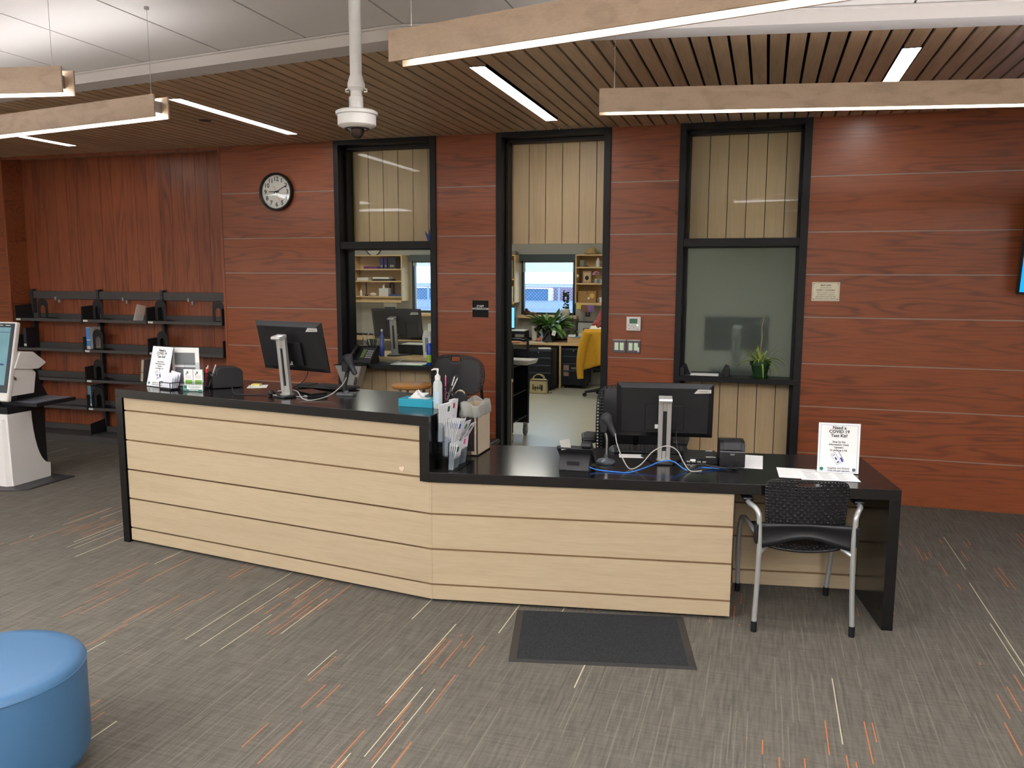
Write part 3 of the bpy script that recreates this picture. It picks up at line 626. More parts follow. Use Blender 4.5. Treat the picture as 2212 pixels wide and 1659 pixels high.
MB().ball((0,0,.002),.03,16,(1,1.75,1.0)).build('shell',plain('mouse_grey',(70,74,80),rough=.3),t); MB().box(-.001,.001,-.05,-.01,.024,.031).box(-.004,.004,-.035,-.02,.026,.033).build('wheel',black_plastic,t)
# ---- scanners on stands
def scanner(label,loc,rz,neck,base='round'):
    t=thing('barcode_scanner',label,'scanner',loc,rz)
    if base=='round': MB().lathe([(.052,0),(.054,.004),(.054,.012),(.046,.02),(.02,.026),(.011,.034),(.011,.05)],28).build('stand_base',plain('scanner_base_grey',(88,94,100),rough=.3,metal=.3),t)
    else: MB().prism([(-.055,-.04),(.055,-.04),(.065,.0),(.055,.04),(-.055,.04),(-.065,0)],0,.016).lathe([(.02,.014),(.014,.03)],16).build('stand_base',plain('scanner_base_dark',(78,82,88),rough=.35),t,bevel=.004)
    m=MB().tube(spline(neck,8),.0085 if base=='round' else .013,10); m.build('gooseneck',plain('neck_chrome',(190,186,182),rough=.18,metal=.9) if base=='round' else dark_plastic,t)
    e=Vector(neck[-1])
    H_=Matrix.Translation(e+Vector((0,0,.012)))
    MB(H_).prism([(-.028,-.01),(.012,-.014),(.018,.05),(-.03,.06)],-.036,.036,'y').build('cradle',black_plastic,t,bevel=.004)
    G_=H_@Matrix.Translation((.012,-.012,.038))@Matrix.Rotation(2.55,4,'Y')@Matrix.Rotation(.25,4,'X')
    # body: handle then head
    hs=MB(G_); pr_=[(.0,-.012),(.012,-.010),(.016,.0),(.018,.03),(.020,.05),(.027,.072),(.034,.09),(.036,.105),(.032,.12),(.020,.131),(.001,.134)]
    Hh=H_@Matrix.Translation((.055,-.03,-.02))@Matrix.Rotation(-.5,4,'Y')@Matrix.Rotation(-.15,4,'X')@Matrix.Diagonal((1,.85,1,1))
    MB(Hh).lathe(pr_,20).build('gun_body',dark_plastic,t)
    MB(Hh@Matrix.Translation((-.02,0,.05))).box(-.006,.002,-.008,.008,0,.03).build('trigger',black_plastic,t,bevel=.002)
    return t,(H_@Vector((.055,-.03,-.02)))
sc2,_=scanner('barcode scanner on a chrome gooseneck stand between phone and monitor on the low desk',(-.848,4.635,ZL),.15,[(0,0,.04),(.004,0,.10),(.002,0,.15),(-.008,0,.185)])
sc1,_=scanner('barcode scanner on a black bent stand at the right of the left monitor',(-2.555,4.70,ZT),.2,[(-.01,0,.02),(-.008,0,.07),(.005,0,.12),(.012,0,.155)],'hex')
# ---- phone on the low desk, seen from behind
def phone_back():
    t=thing('desk_phone','black desk phone seen from behind at the left of the low desk','telephone',(-.985,4.43,ZL),.05)
    MB().prism([(-.04,.0),(.05,.0),(.06,.02),(.035,.065),(.06,.12),(.045,.125),(-.0,.09),(-.025,.055)],-.085,.085,'x').build('stand',black_plastic,t,bevel=.002)
    K=Matrix.Translation((0,.03,.03))@Matrix.Rotation(-.75+PI/2-.2,4,'X')
    MB().prism([(-.035,.122),(-.018,.135),(.135,.03),(.128,.008)],-.10,.10,'x').build('body',dark_plastic,t,bevel=.003)
    MB().prism([(-.055,.14),(-.045,.165),(-.015,.168),(.13,.06),(.13,.04)],.04,.098,'x').build('handset',black_plastic,t,bevel=.008,seg=3)
    MB().box(-.04,.03,-.036,-.03,.03,.05).build('socket_recess',plain('socket_black',(6,6,7)),t,smooth=0)
    MB().box(-.075,-.045,-.045,.0,.0,.006).box(.05,.075,-.045,.0,.0,.006).build('foot',dark_plastic,t,bevel=.002)
    MB(Matrix.Translation((-.045,-.03,.118))@Matrix.Rotation(-.25,4,'X')@Matrix.Rotation(-.25,4,'Y')).box(-.028,.028,0,.001,0,.055).build('note_card',plain('note_grey',(150,148,142)),t,smooth=0)
phone_back()
# ---- tissue box
t=thing('tissue_box','teal tissue box with a white tissue sticking out on the tall desk','tissue box',on_tall(.245,.30),-.05)
MB().box(-.11,.11,-.058,.058,0,.047).build('carton',teal,t,bevel=.0015); MB().prism([(-.06,-.03),(.06,-.03),(.07,.0),(.06,.03),(-.06,.03),(-.07,0)],.0468,.0482).build('opening',plain('tissue_hole',(214,218,216)),t,smooth=0)
def tis(u,v):
    a=(u-.5)*2; return Vector((a*.045+.012*math.sin(v*5+a*3),.018*math.sin(a*4+v*3),.046+v*(.05-.02*abs(a))+.004*math.sin(a*9)))
MB().grid(tis,12,8).build('tissue',paper,t,solid=.0015)
MB().prism([(.11-.07,.047),(.11,.047),(.11,.0472)],-.0585,-.0575,'y').prism([(-.058,.047),(.02,.047),(-.0,.012)],.1102,.111,'x').build('label_patch',paper,t,smooth=0)
# ---- sanitizer bottle
t=thing('sanitizer_bottle','clear hand sanitizer pump bottle on the tall desk corner','bottle',on_tall(.105,.275),.2)
liq=plain('sanitizer_gel',(222,232,230),rough=.25,trans=.3,ior=1.2)
MB().lathe([(.0,0),(.024,.0),(.027,.004),(.027,.135),(.024,.152),(.015,.166),(.013,.172)],28).build('bottle_body',liq,t)
o=MB().lathe([(.0165,.168),(.0165,.19),(.009,.194),(.009,.2)],24).build('cap',white_plastic,t)
MB().lathe([(.004,.2),(.0055,.215),(.0075,.226)],14).tube([(.006,0,.227),(-.02,0,.229),(-.036,0,.222)],[.006,.005,.004],8).build('pump_head',white_plastic,t)
MB().box(-.012,.012,-.0282,-.0268,.03,.1).build('label',plain('label_faint_blue',(176,200,220)),t,smooth=0)
# ---- tape dispenser behind cup
t=thing('tape_dispenser','grey tape dispenser with a strip of clear tape behind the brochures','tape dispenser',(-1.80,4.69,ZT),.1)
MB().prism([(-.07,0),(.07,0),(.07,.03),(.05,.06),(.02,.065),(-.01,.03),(-.05,.028),(-.07,.02)],-.025,.025,'y').build('body',dark_plastic,t,bevel=.004)
MB(Matrix.Translation((.03,-.0,.04))@Matrix.Rotation(PI/2,4,'X')).lathe([(.012,-.01),(.03,-.01),(.03,.01),(.012,.01)],20).build('tape_roll',plain('tape_cream',(206,196,160)),t)
MB().prism([(-.02,.04),(-.06,.052),(-.062,.05),(-.02,.037)],-.009,.009,'y').build('tape_strip',paper,t,smooth=0)
# ---- papers on the desk
def sheet(label,loc,rz,w=.216,h=.28,n=1,mat=paper,cat='paper',group=None,name='paper_sheet',print_=0):
    t=thing(name,label,cat,loc,rz,group) if print_ else None
    m=MB()
    for k in range(n):
        M_=Matrix.Translation((.002*k,.001*k,0.0004+.0008*k))@Matrix.Rotation(.01*k,4,'Z'); m.box(-w/2,w/2,-h/2,h/2,0,.0006,M=M_)
    if print_:
        m.build('sheet',mat,t,smooth=0); q=MB(); z=.0012+.0008*n
        for r_ in range(9):
            for c_ in range(3):
                x=-w*.4+c_*w*.28; y=-h*.38+r_*h*.085; q.box(x,x+w*(.12+.1*random.random()),y,y+.002,z-.0004,z)
        q.build('print_lines',plain('print_line_grey',(128,128,132)),t,smooth=0); return t
    o=m.build(name,mat,smooth=0); o.location=loc; o.rotation_euler=(0,0,rz); tag(o,label,cat,group); return o
sheet('plain white sheet, lowest of the papers under the right sign',(.235,4.71,ZL),.05,.26,.24)
sheet('printed white sheet lying over another under the right COVID sign',(.36,4.70,ZL+.0012),.13,.30,.235,print_=1)
sheet('white sheet on the low desk right of the receipt printer',(-.07,4.93,ZL),.0,.19,.36)
sheet('white paper slip on the tall desk right of its receipt printer',(-3.33,4.87,ZT),.5,.13,.16)
o=MB(Matrix.Translation((-3.36,4.90,ZT+.0015))@Matrix.Rotation(.3,4,'Z')).box(-.03,.03,-.03,.03,0,.012).build('sticky_notes',plain('note_yellow',(222,214,130)),bevel=.001); tag(o,'small yellow sticky note pad behind the tall desk receipt printer','notes')
sheet('white paper under the right keyboard and monitor',(-.66,4.88,ZL),.2,.3,.1)
# ---- flat black pads (signature pad left, thin computer right)
t=thing('signature_pad','flat black scanning pad in front of the left keyboard on the tall desk','device',(-2.77,4.62,ZT),-.55)
MB().prism([(-.11,-.06),(.11,-.06),(.11,.07),(-.11,.07)],.0,.012).build('body',black_plastic,t,bevel=.002); MB().box(-.105,.105,-.05,.065,.012,.026).build('glass_top',black_quartz,t,bevel=.002); MB().box(.02,.075,-.0612,-.06,.003,.01).build('label',paper,t,smooth=0)
t=thing('thin_computer','flat black computer box between monitor and receipt printer on the low desk','computer',(-.335,4.90,ZL),.14)
MB().box(-.095,.095,-.11,.11,0,.034).build('case',black_plastic,t,bevel=.002)
MB().box(-.06,-.03,-.1112,-.11,.012,.024).box(.03,.085,-.09,-.075,.034,.0346).box(.04,.08,.08,.095,.034,.0346).build('label',paper,t,smooth=0)
for k in range(4): MB().box(-.08+.03*k,-.06+.03*k,-.112,-.11,.006,.014).build('port',satin_silver,t,smooth=0)
# ---- cables
cable('scanner_cable',[(-.79,4.60,ZL+.185),(-.775,4.58,ZL+.13),(-.74,4.55,ZL+.06),(-.69,4.52,ZL+.004),(-.63,4.53,ZL+.03),(-.57,4.57,ZL+.10),(-.50,4.60,ZL+.13),(-.44,4.60,ZL+.11),(-.40,4.58,ZL+.05),(-.36,4.57,ZL+.004),(-.30,4.6,ZL+.003)],.0032,grey_cable,'grey cable looping from the gooseneck scanner in front of the right monitor')
cable('network_cable',[(-.90,4.42,ZL+.02),(-.85,4.42,ZL+.008),(-.75,4.42,ZL+.004),(-.68,4.43,ZL+.004),(-.60,4.51,ZL+.02),(-.52,4.58,ZL+.045),(-.46,4.60,ZL+.045),(-.41,4.58,ZL+.02),(-.38,4.57,ZL+.004)],.0034,blue_cable,'blue network cable running from the desk phone to the cable bundle')
cable('network_cable',[(-.37,4.585,ZL+.004),(-.32,4.63,ZL+.012),(-.26,4.66,ZL+.008),(-.20,4.68,ZL+.004),(-.17,4.72,ZL+.004)],.0034,blue_cable,'short blue cable lying among black cables by the right receipt printer')
rs=random.Random(3)
for k in range(7):
    p=[Vector((-.37+.012*k,4.58+.006*k,ZL+.005+.003*k)),Vector((-.33+.02*rs.random(),4.63+.04*rs.random(),ZL+.02+.01*rs.random())),Vector((-.26+.03*rs.random(),4.66+.05*rs.random(),ZL+.008+.008*rs.random())),Vector((-.17+.02*k*.5,4.66+.03*rs.random(),ZL+.012)),Vector((-.13,4.74,ZL+.03))]
    cable('cable',p,.003,black_cable,'black cable of the bundle in front of the right receipt printer','black cables on the low desk')
cable('cable',[(-.46,4.80,ZL+.22),(-.46,4.74,ZL+.16),(-.44,4.70,ZL+.08),(-.40,4.62,ZL+.03),(-.37,4.575,ZL+.004)],.0028,black_cable,'black cable dropping from the right monitor to the cable bundle')
cable('scanner_cable',[(-2.53,4.66,ZT+.12),(-2.545,4.62,ZT+.07),(-2.58,4.52,ZT+.02),(-2.64,4.41,ZT+.004),(-2.72,4.44,ZT+.01),(-2.80,4.52,ZT+.035),(-2.87,4.55,ZT+.04),(-2.95,4.53,ZT+.03)],.0032,grey_cable,'grey scanner cable looping over the tall desk below the left monitor')
for k in range(5):
    p=[Vector((-3.0+.01*k,4.52+.02*rs.random(),ZT+.006)),Vector((-2.95+.03*rs.random(),4.50-.03*rs.random(),ZT+.014)),Vector((-2.88+.03*rs.random(),4.47+.05*rs.random(),ZT+.006)),Vector((-2.80+.04*rs.random(),4.5+.05*rs.random(),ZT+.006)),Vector((-2.72,4.56+.01*k,ZT+.01))]
    cable('cable',p,.003,black_cable if k else grey_cable,'thin cable tangled at the foot of the left monitor','tangled cables on the tall desk')
cable('cable',[(-3.34,4.60,ZT+.03),(-3.25,4.50,ZT+.004),(-3.15,4.50,ZT+.004),(-3.05,4.53,ZT+.006),(-2.98,4.55,ZT+.02)],.003,black_cable,'black cable from the left receipt printer towards the monitor stand')
cable('cable',[(-2.80,4.66,ZT+.17),(-2.80,4.62,ZT+.11),(-2.84,4.57,ZT+.06),(-2.95,4.53,ZT+.02),(-3.0,4.52,ZT+.006)],.003,black_cable,'black cable hanging from the back of the left monitor')
o=MB().ball((-2.985,4.51,ZT+.02),.022,14,(1,1,.9)).build('cable_clump',black_cable); tag(o,'black cable tie clump beside the left monitor stand','cable clump')
# ---- silver wall file at the phone sill
# ---- brochure rack on the riser
t=thing('brochure_rack','clear three-tier brochure rack standing at the step of the desk','brochure rack',(-1.728,4.14,ZL),0)
m=MB(); 
m.box(0,.004,.03,.36,.0,.30).box(0,.12,.03,.036,0,.004).box(0,.13,.03,.33,0,.003)
m.build('back_plate',clear,t,smooth=0)
mag=plain('brochure_white',(226,227,230),rough=.6,var=.02)
for j,(x,z,h) in enumerate([(.075,.0,.155),(.043,.075,.165),(.012,.155,.16)]):
    MB().box(x,x+.003,.045,.33,z,z+h).box(x+.034,x+.036,.045,.33,z,z+h*.62).box(x,x+.036,.045,.047,z,z+h*.7).box(x,x+.036,.328,.33,z,z+h*.7).box(x,x+.036,.045,.33,z,z+.002).box(x,x+.036,.19,.192,z,z+h*.5).build('pocket',clear,t,smooth=0)
def broch(k,x,y,z,h,lean,yaw,hd,cols):
    o=thing('brochure',*cols,(-1.728+x,4.14+y,ZL+z),0,'brochures in the clear rack')
    K=Matrix.Rotation(lean,4,'Y')@Matrix.Rotation(yaw,4,'X')
    MB(K).box(0,.0022,-.046,.046,0,h).build('folded_sheet',mag,o,smooth=0)
    MB(K).box(.0022,.0027,-.03,.0,h-.05,h-.02).build('printed_mark',hd,o,smooth=0)
    q=MB(K)
    for r_ in range(8): q.box(.0022,.0026,-.036,.01+.025*rs.random(),h*.18+r_*h*.055,h*.18+r_*h*.055+.002)
    q.build('print_lines',MATS['print_line_grey'],o,smooth=0)
ORD=['hindmost','second from the back','third from the back','fourth from the back','fifth from the back','sixth from the back','seventh from the back','eighth from the back','foremost']
def nth(j,n): return 'foremost' if j==n-1 else ORD[j]
dg=plain('dark_green',(20,92,60)); rd=plain('print_red',(190,70,70)); bl=plain('print_blue',(60,96,190))
k=0
for j in range(7): broch(k,.014+.0032*j,.10+.003*j,.158,.205+.002*j,.02+.018*j,.0,dg,(nth(j,7)+' brochure in the left half of the top rack pocket','brochure'))
for j in range(3): broch(k,.016+.004*j,.235,.158,.215,.03+.03*j,-.04,rd,(nth(j,3)+' leaflet with red mark, right half of top rack pocket','brochure'))
for j in range(9): broch(k,.045+.003*j,.115+.002*j,.077,.205,.01+.035*j,0,bl,(nth(j,9)+' fanned brochure in the middle rack pocket','brochure'))
for j in range(3): broch(k,.045+.009*j,.235,.077,.19,.25+.13*j,-.05,dg,(nth(j,3)+' brochure leaning far forward in the middle rack pocket','brochure'))
for j in range(4): broch(k,.077+.006*j,.10,.002,.15,.04+.05*j,0,dg,(nth(j,4)+' small white card in the left half of the front rack pocket','brochure'))
for j in range(3): broch(k,.078+.006*j,.235,.002,.165,.03+.04*j,-.05,pink if j==2 else dg,(nth(j,3)+' small white card in the right half of the front rack pocket','brochure'))
# ---- beige bin lined with a plastic bag
t=thing('lined_bin','beige box lined with a clear plastic bag at the back of the low desk','box',(-1.725,4.57,ZL),0)
mb=MB(); mb.box(0,.008,0,.24,0,.30).box(.102,.11,0,.24,0,.30).box(0,.11,0,.008,0,.30).box(0,.11,.232,.24,0,.30).box(0,.11,0,.24,0,.01); mb.build('box_body',plain('beige_board',(190,174,150),rough=.6),t,bevel=.001)
MB().box(.02,.09,-.002,.0,.03,.24).build('dark_side_panel',plain('dark_brown_panel',(48,36,36)),t,smooth=0)
def bag(u,v):
    a=2*PI*u; x=.055+.060*max(-1,min(1,1.35*math.cos(a))); y=.12+.126*max(-1,min(1,1.35*math.sin(a))); return Vector((x+.006*math.sin(9*a+v*4),y+.005*math.sin(7*a),.235+.085*v+.012*math.sin(3*a+1)*v+.003*math.sin(13*a)*v))
MB().grid(bag,60,5).build('bag_liner',plain('bag_film',(205,210,206),rough=.35,alpha=.38,var=.1,scale=18),t,solid=.001)
# ================================================================ SHELVING IN THE NICHE
shm=plain('shelf_charcoal',(74,71,70),rough=.55,metal=.2,var=.06); dark_shm=plain('bookend_black',(14,14,16),rough=.5); lab_m=plain('label_white',(206,204,198),rough=.6)
def library_shelving():
    t=thing('library_shelving','charcoal metal library shelving of three bays in the red wood niche','shelving',(0,0,0))
    XB=[-7.9,-6.985,-6.07+-.075,-5.225]
    for i in range(3):
        a,b=XB[i],XB[i+1]
        MB().box(a+.03,b-.005,7.31,7.33,1.555,1.64).build('top_bar',shm,t,bevel=.002)
        for z in (1.35,1.025,.70,.395):
            MB().box(a+.012,b-.012,7.085,7.32,z-.028,z-.024).box(a+.012,b-.012,7.082,7.087,z-.03,z).box(a+.012,b-.012,7.30,7.32,z-.024,z+.045).build('shelf',shm,t,bevel=.001)
            for x in (a+.004,b-.008):
                MB().prism([(7.083,z-.035),(7.32,z-.035),(7.32,z+.15),(7.083,z+.135)],x,x+.004,'x').build('shelf_bracket',plain('bracket_dark',(30,29,31),rough=.5),t,smooth=0)
            if not(i==0 and z<1.3): MB().box(a+.015,a+.075,7.078,7.0815,z-.026,z-.006).build('shelf_label',lab_m,t,smooth=0)
        MB().box(a+.0,b,7.10,7.33,0,.075).build('plinth',shm,t,bevel=.002)
        MB().box(a+.01,b-.01,7.082,7.32,.085,.09).box(a+.01,b-.01,7.3,7.32,.09,.15).build('base_shelf',shm,t,smooth=0)
        MB().prism([(7.09,.09),(7.32,.09),(7.32,.24),(7.09,.21)],a+.01,a+.014,'x').build('shelf_bracket',MATS['bracket_dark'],t,smooth=0)
        for k in range(2):
            MB().box(a+.34+.05*k,a+.36+.05*k,7.30-.002,7.31,1.545-.03*k,1.58-.03*k).build('clip',plain('clip_silver',(150,150,150),rough=.4),t,smooth=0)
    for x in XB[:3]:
        m=MB().box(x-.004,x+.028,7.30,7.345,0,1.655).box(x+.0,x+.05,7.295,7.345,1.655,1.662)
        m.build('post',plain('post_grey',(60,60,64),rough=.5,metal=.3),t)
        q=MB(); 
        for k in range(36): q.box(x+.006,x+.010,7.2985,7.30,.2+.04*k,.215+.04*k).box(x+.016,x+.020,7.2985,7.30,.2+.04*k,.215+.04*k)
        q.build('post_slots',dark_shm,t,smooth=0)
library_shelving()
def arch(w,h,n=8): 
    pts=[(-w/2,0),(-w/2,h-w/2)]+[(-w/2*math.cos(PI*i/n),h-w/2+w/2*math.sin(PI*i/n)) for i in range(1,n)]+[(w/2,h-w/2),(w/2,0)]
    return pts
def bookend(x,z,lab,y=7.15):
    o=MB(); w,h,t_=.135,.215,.034
    A_=arch(w,h); B_=arch(w-2*t_,h-.075)
    for i in range(len(A_)-1): o.add([(A_[i][0],0,A_[i][1]),(A_[i+1][0],0,A_[i+1][1]),(B_[i+1][0],0,B_[i+1][1]),(B_[i][0],0,B_[i][1])],[(0,1,2,3)])
    r=o.build('bookend',dark_shm,solid=.003,smooth=0); r.location=(x,y,z); 
    MB().box(-w/2,w/2,.002,.12,0,.002).build('base_plate',dark_shm,r,smooth=0)
    tag(r,lab,'bookend','black arched bookends on the niche shelving')
bookend(-7.578,1.352,'black arched bookend on the top shelf of the left bay, nearest the kiosk')
bookend(-6.83,1.352,'black arched bookend at the left end of the top middle shelf')
bookend(-6.025,1.352,'black arched bookend at the left end of the top right shelf')
bookend(-5.32,1.352,'black arched bookend at the right end of the top shelf beside the clock wall')
bookend(-6.855,1.027,'black arched bookend holding a blue book on the second shelf')
bookend(-6.02,1.027,'black arched bookend on the second shelf of the right bay, above the tilted sign')
bookend(-6.87,.702,'black arched bookend on the third shelf, above the dark novel')
bookend(-6.87,.397,'black bookend against the dark novel on the fourth shelf',7.13)
def book(x,z,w,h,th,lab,cov,spine,y=7.24,lean=0,rz=0,title=None):
    t=thing('book',lab,'book',(x,y,z),rz); K=Matrix.Rotation(lean,4,'Y')
    MB(K).box(-th/2,-th/2+.002,-w/2,w/2,0,h).box(th/2-.002,th/2,-w/2,w/2,0,h).box(-th/2,th/2,-w/2,-w/2+.002,0,h).build('cover',cov,t,smooth=0)
    MB(K).box(-th/2+.002,th/2-.002,-w/2+.002,w/2-.003,.003,h-.003).build('pages',plain('page_block',(214,204,184)),t,smooth=0)
    MB(K).box(-th/2,th/2,-w/2-.001,-w/2,h*.45,h*.98).box(-th/2,th/2,-w/2-.0015,-w/2,.01,h*.40).build('spine_band',spine,t,smooth=0)
    if title:
        for k,(s,zz,sz) in enumerate(title): text(s,sz,K@Vector((th/2+.0008,0,zz)),plain('title_grey',(150,150,160)),t,rot=(PI/2,0,PI/2))
    MB(K).box(-th/2+.002,th/2-.002,-w/2-.0022,-w/2-.0014,.01,.035).build('spine_label',lab_m,t,smooth=0)
    return t
book(-6.95,1.027,.15,.235,.05,'blue and white book with its spine outward on the second shelf',plain('book_white',(206,204,198)),plain('book_blue',(70,130,196)),7.19)
book(-6.98,.397,.15,.235,.045,'dark thriller novel with grey lettering on the fourth shelf',plain('book_dark',(36,40,48)),plain('book_teal',(96,130,150),var=.4,scale=40),7.19,title=[('BRAD',.2,.055),('THOR',.15,.055)])
book(-6.26,.702,.16,.24,.03,'thin patterned book leaning on the third shelf left of the tilted sign',plain('book_mottled',(120,110,110),var=.6,scale=40),plain('book_pattern',(190,184,160),var=.5,scale=60),7.17,lean=.12)
book(-7.83,1.027,.15,.21,.04,'dark book in shadow behind the kiosk head',plain('book_black',(30,28,34)),plain('book_black2',(44,42,50)),7.2)
t=thing('acrylic_easel','clear acrylic sign easel on the top middle shelf','stand',(-6.33,7.2,1.327)); MB(Matrix.Rotation(-.15,4,'X')).prism([(-.1,0),(.03,0),(.06,.17),(-.06,.19)],-.001,.001,'y').build('back_sheet',clear,t,smooth=0); MB().box(-.1,.05,-.03,.03,0,.002).build('foot',clear,t,smooth=0)
# ================================================================ SELF CHECKOUT KIOSK
kw=plain('kiosk_white',(214,211,206),rough=.35,var=.015); kb=plain('kiosk_black',(22,23,28),rough=.4)
t=thing('self_checkout_kiosk','white self checkout kiosk with a touch screen and black side tray','kiosk',(-6.14,5.33,0))
MB().prism([(-.62,-.10),(.02,-.10),(.13,-.06),(.19,.0),(.19,.50),(-.62,.50)],0,.012).build('floor_plate',plain('plate_dark_grey',(52,52,54),rough=.5),t,bevel=.002)
prof=[(.03,.012),(.425,.012),(.43,.14)]+[(.43-.165*math.sin(a)**.9 if a else .43,.14+.50*(1-math.cos(a))) for a in [PI/2*k/9 for k in range(1,10)]]+[(.02,.64)]
MB().prism([(y,z) for y,z in prof],-.54,0,'x').prism([(-.50,0),(-.045,0),(0,.045),(0,.05),(-.54,.05),(-.54,.045)],.012,.60).build('column',kw,t,bevel=.003)
MB().prism([(.25,.10),(.425,.10),(.43,.70),(.24,.70)],-.50,-.03,'x').prism([(.24,.7),(.57,.72),(.44,.98),(.24,1.0)],-.42,-.12,'x').build('spine',kb,t,bevel=.002)
MB().prism([(.03,.642),(.30,.642),(.30,.70),(.02,.70)],-.5,-.0,'x').build('neck',kb,t,bevel=.003)
MB().prism([(-.205,.15),(.19,.15),(.19,.575),(-.205,.575)],.695,.728).build('side_tray',kb,t,bevel=.004)
MB().prism([(-.19,.165),(.16,.165),(.165,.555),(-.19,.555)],.728,.731).build('tray_pad',plain('tray_pad_grey',(104,108,116),rough=.35),t,smooth=0)
hd=Matrix.Translation((0,.03,.75))@Matrix.Rotation(-.225,4,'X')
MB(hd).box(-.52,0,0,.048,0,.69).build('head',kw,t,bevel=.014,seg=3)
MB(hd).box(-.505,-.012,-.003,.001,.075,.675).build('bezel',plain('bezel_slate',(52,62,70),rough=.25),t,bevel=.001)
scr=plain('kiosk_screen',(96,132,140),rough=.2,var=.35,scale=5,emit=.22); MB(hd).box(-.47,-.05,-.0045,-.003,.14,.64).build('screen',scr,t,smooth=0)
MB(hd).box(-.47,-.05,-.0052,-.0046,.595,.600).box(-.2,-.08,-.0052,-.0046,.31,.325).build('screen_bar',plain('bar_navy',(36,70,110)),t,smooth=0)
MB(hd).box(-.2,-.14,-.004,-.003,.655,.66).box(-.11,-.06,-.004,-.003,.655,.66).build('sensor',kw,t,smooth=0)
MB().prism([(.06,.79),(.31,.79),(.345,.97),(.30,1.01),(.11,1.02)],-.50,-.002,'x').build('body',kw,t,bevel=.004)
MB().prism([(.12,1.026),(.255,1.006),(.365,1.0),(.45,1.045),(.44,1.06),(.32,1.155),(.185,1.165)],-.40,.012,'x').build('scanner_hood',kw,t,bevel=.006)
MB().tube([(.0,.115,.96),(.003,.113,.94),(.003,.13,.925),(.0,.13,.95)],.006,8).build('lock',plain('lock_bronze',(120,96,80),metal=.5),t)
text('BIBLIOTHECA',.012,(.016,.17,1.045),plain('print_dark',(70,70,76)),t,rot=(PI/2,0,PI/2)) if 0 else None
# ================================================================ OTTOMAN, MAT
t=thing('round_ottoman','round blue vinyl ottoman at the lower left corner','stool',(-2.62,2.12,0))
bv=plain('blue_vinyl',(60,98,132),rough=.42,var=.03,scale=200,bump=.06); R0=.318
MB().lathe([(.0,.045),(R0-.05,.045),(R0-.015,.06),(R0,.10),(R0,.40),(R0-.001,.418)],72,cap=False).build('side',bv,t,smooth=60)
MB().lathe([(R0-.001,.420),(R0-.006,.434),(R0-.02,.444),(R0-.06,.449),(.0,.452)],72,cap=False).build('seat_pad',bv,t,smooth=80)
MB().tube([(R0*math.cos(2*PI*k/72),R0*math.sin(2*PI*k/72),.419) for k in range(72)],.0028,6,closed=True).build('seam_piping',bv,t)
for k in range(4): MB().lathe([(.025,0),(.025,.046)],14,c=((R0-.08)*math.cos(PI/4+PI/2*k),(R0-.08)*math.sin(PI/4+PI/2*k),0)).build('foot',black_plastic,t)
t=thing('floor_mat','black entrance mat with rubber edge on the carpet before the low desk','mat',(0,0,0))
M4=[(-1.107,3.566),(-.233,3.751),(-.357,4.344),(-1.242,4.166)]; c=Vector((sum(p[0] for p in M4)/4,sum(p[1] for p in M4)/4))
inn=[tuple(c+(Vector(p)-c)*Vector((1,1)).x*.915) for p in M4]
rub=plain('mat_rubber',(40,39,38),rough=.5); pile=plain('mat_pile',(46,47,49),rough=1,var=.75,scale=120,bump=.5,spec=.1)
m=MB()
for i in range(4):
    j=(i+1)%4; m.add([(*M4[i],.001),(*M4[j],.001),(*inn[j],.008),(*inn[i],.008),(*M4[i],.0),(*M4[j],0)],[(0,1,2,3),(0,4,5,1)])
m.build('rubber_border',rub,t,smooth=0); MB().prism(inn,.004,.0105).build('pile',pile,t,smooth=0)
# ================================================================ CEILING CAMERA ON A POLE
t=thing('dome_camera','white dome security camera hanging on a pole from the tile ceiling','camera',(-1.598,3.08,2.385),.3)
wp=plain('camera_white',(206,204,200),rough=.4)
MB().lathe([(.0,.035),(.045,.032),(.074,.045),(.076,.047),(.076,.085),(.083,.087),(.084,.098),(.075,.104),(.028,.109)],40,cap=False).build('housing',wp,t)
MB().lathe([(.0,-.006),(.012,-.004),(.024,.006),(.030,.022),(.030,.034)],24,cap=False).build('lens_dome',plain('dome_glass',(60,48,44),rough=.05,metal=.6),t); MB().lathe([(.03,.0345),(.047,.030),(.052,.036),(.03,.038)],28,cap=False).build('lens_collar',black_plastic,t)
MB().lathe([(.0265,.107),(.0265,.158),(.0235,.160),(.022,.182),(.0,.182)],28,cap=False).box(-.028,-.025,-.01,.01,.11,.156).build('coupler',wp,t)
m=MB().lathe([(.0,.178),(.022,.178),(.034,.192),(.034,.21),(.026,.236),(.0245,.24)],32,cap=False)
m.build('clamp_collar',wp,t)
for a in (0,PI*.97): MB().tube([(.033*math.cos(a),.033*math.sin(a),.19),(.043*math.cos(a),.043*math.sin(a),.186),(.043*math.cos(a),.043*math.sin(a),.178),(.03*math.cos(a),.03*math.sin(a),.178)],.0035,6).build('lug',wp,t)
MB().lathe([(.0235,.235),(.0235,TILE-2.385)],28).build('pole',wp,t); MB().lathe([(.05,TILE-2.385-.012),(.05,TILE-2.385)],28).build('ceiling_flange',wp,t)
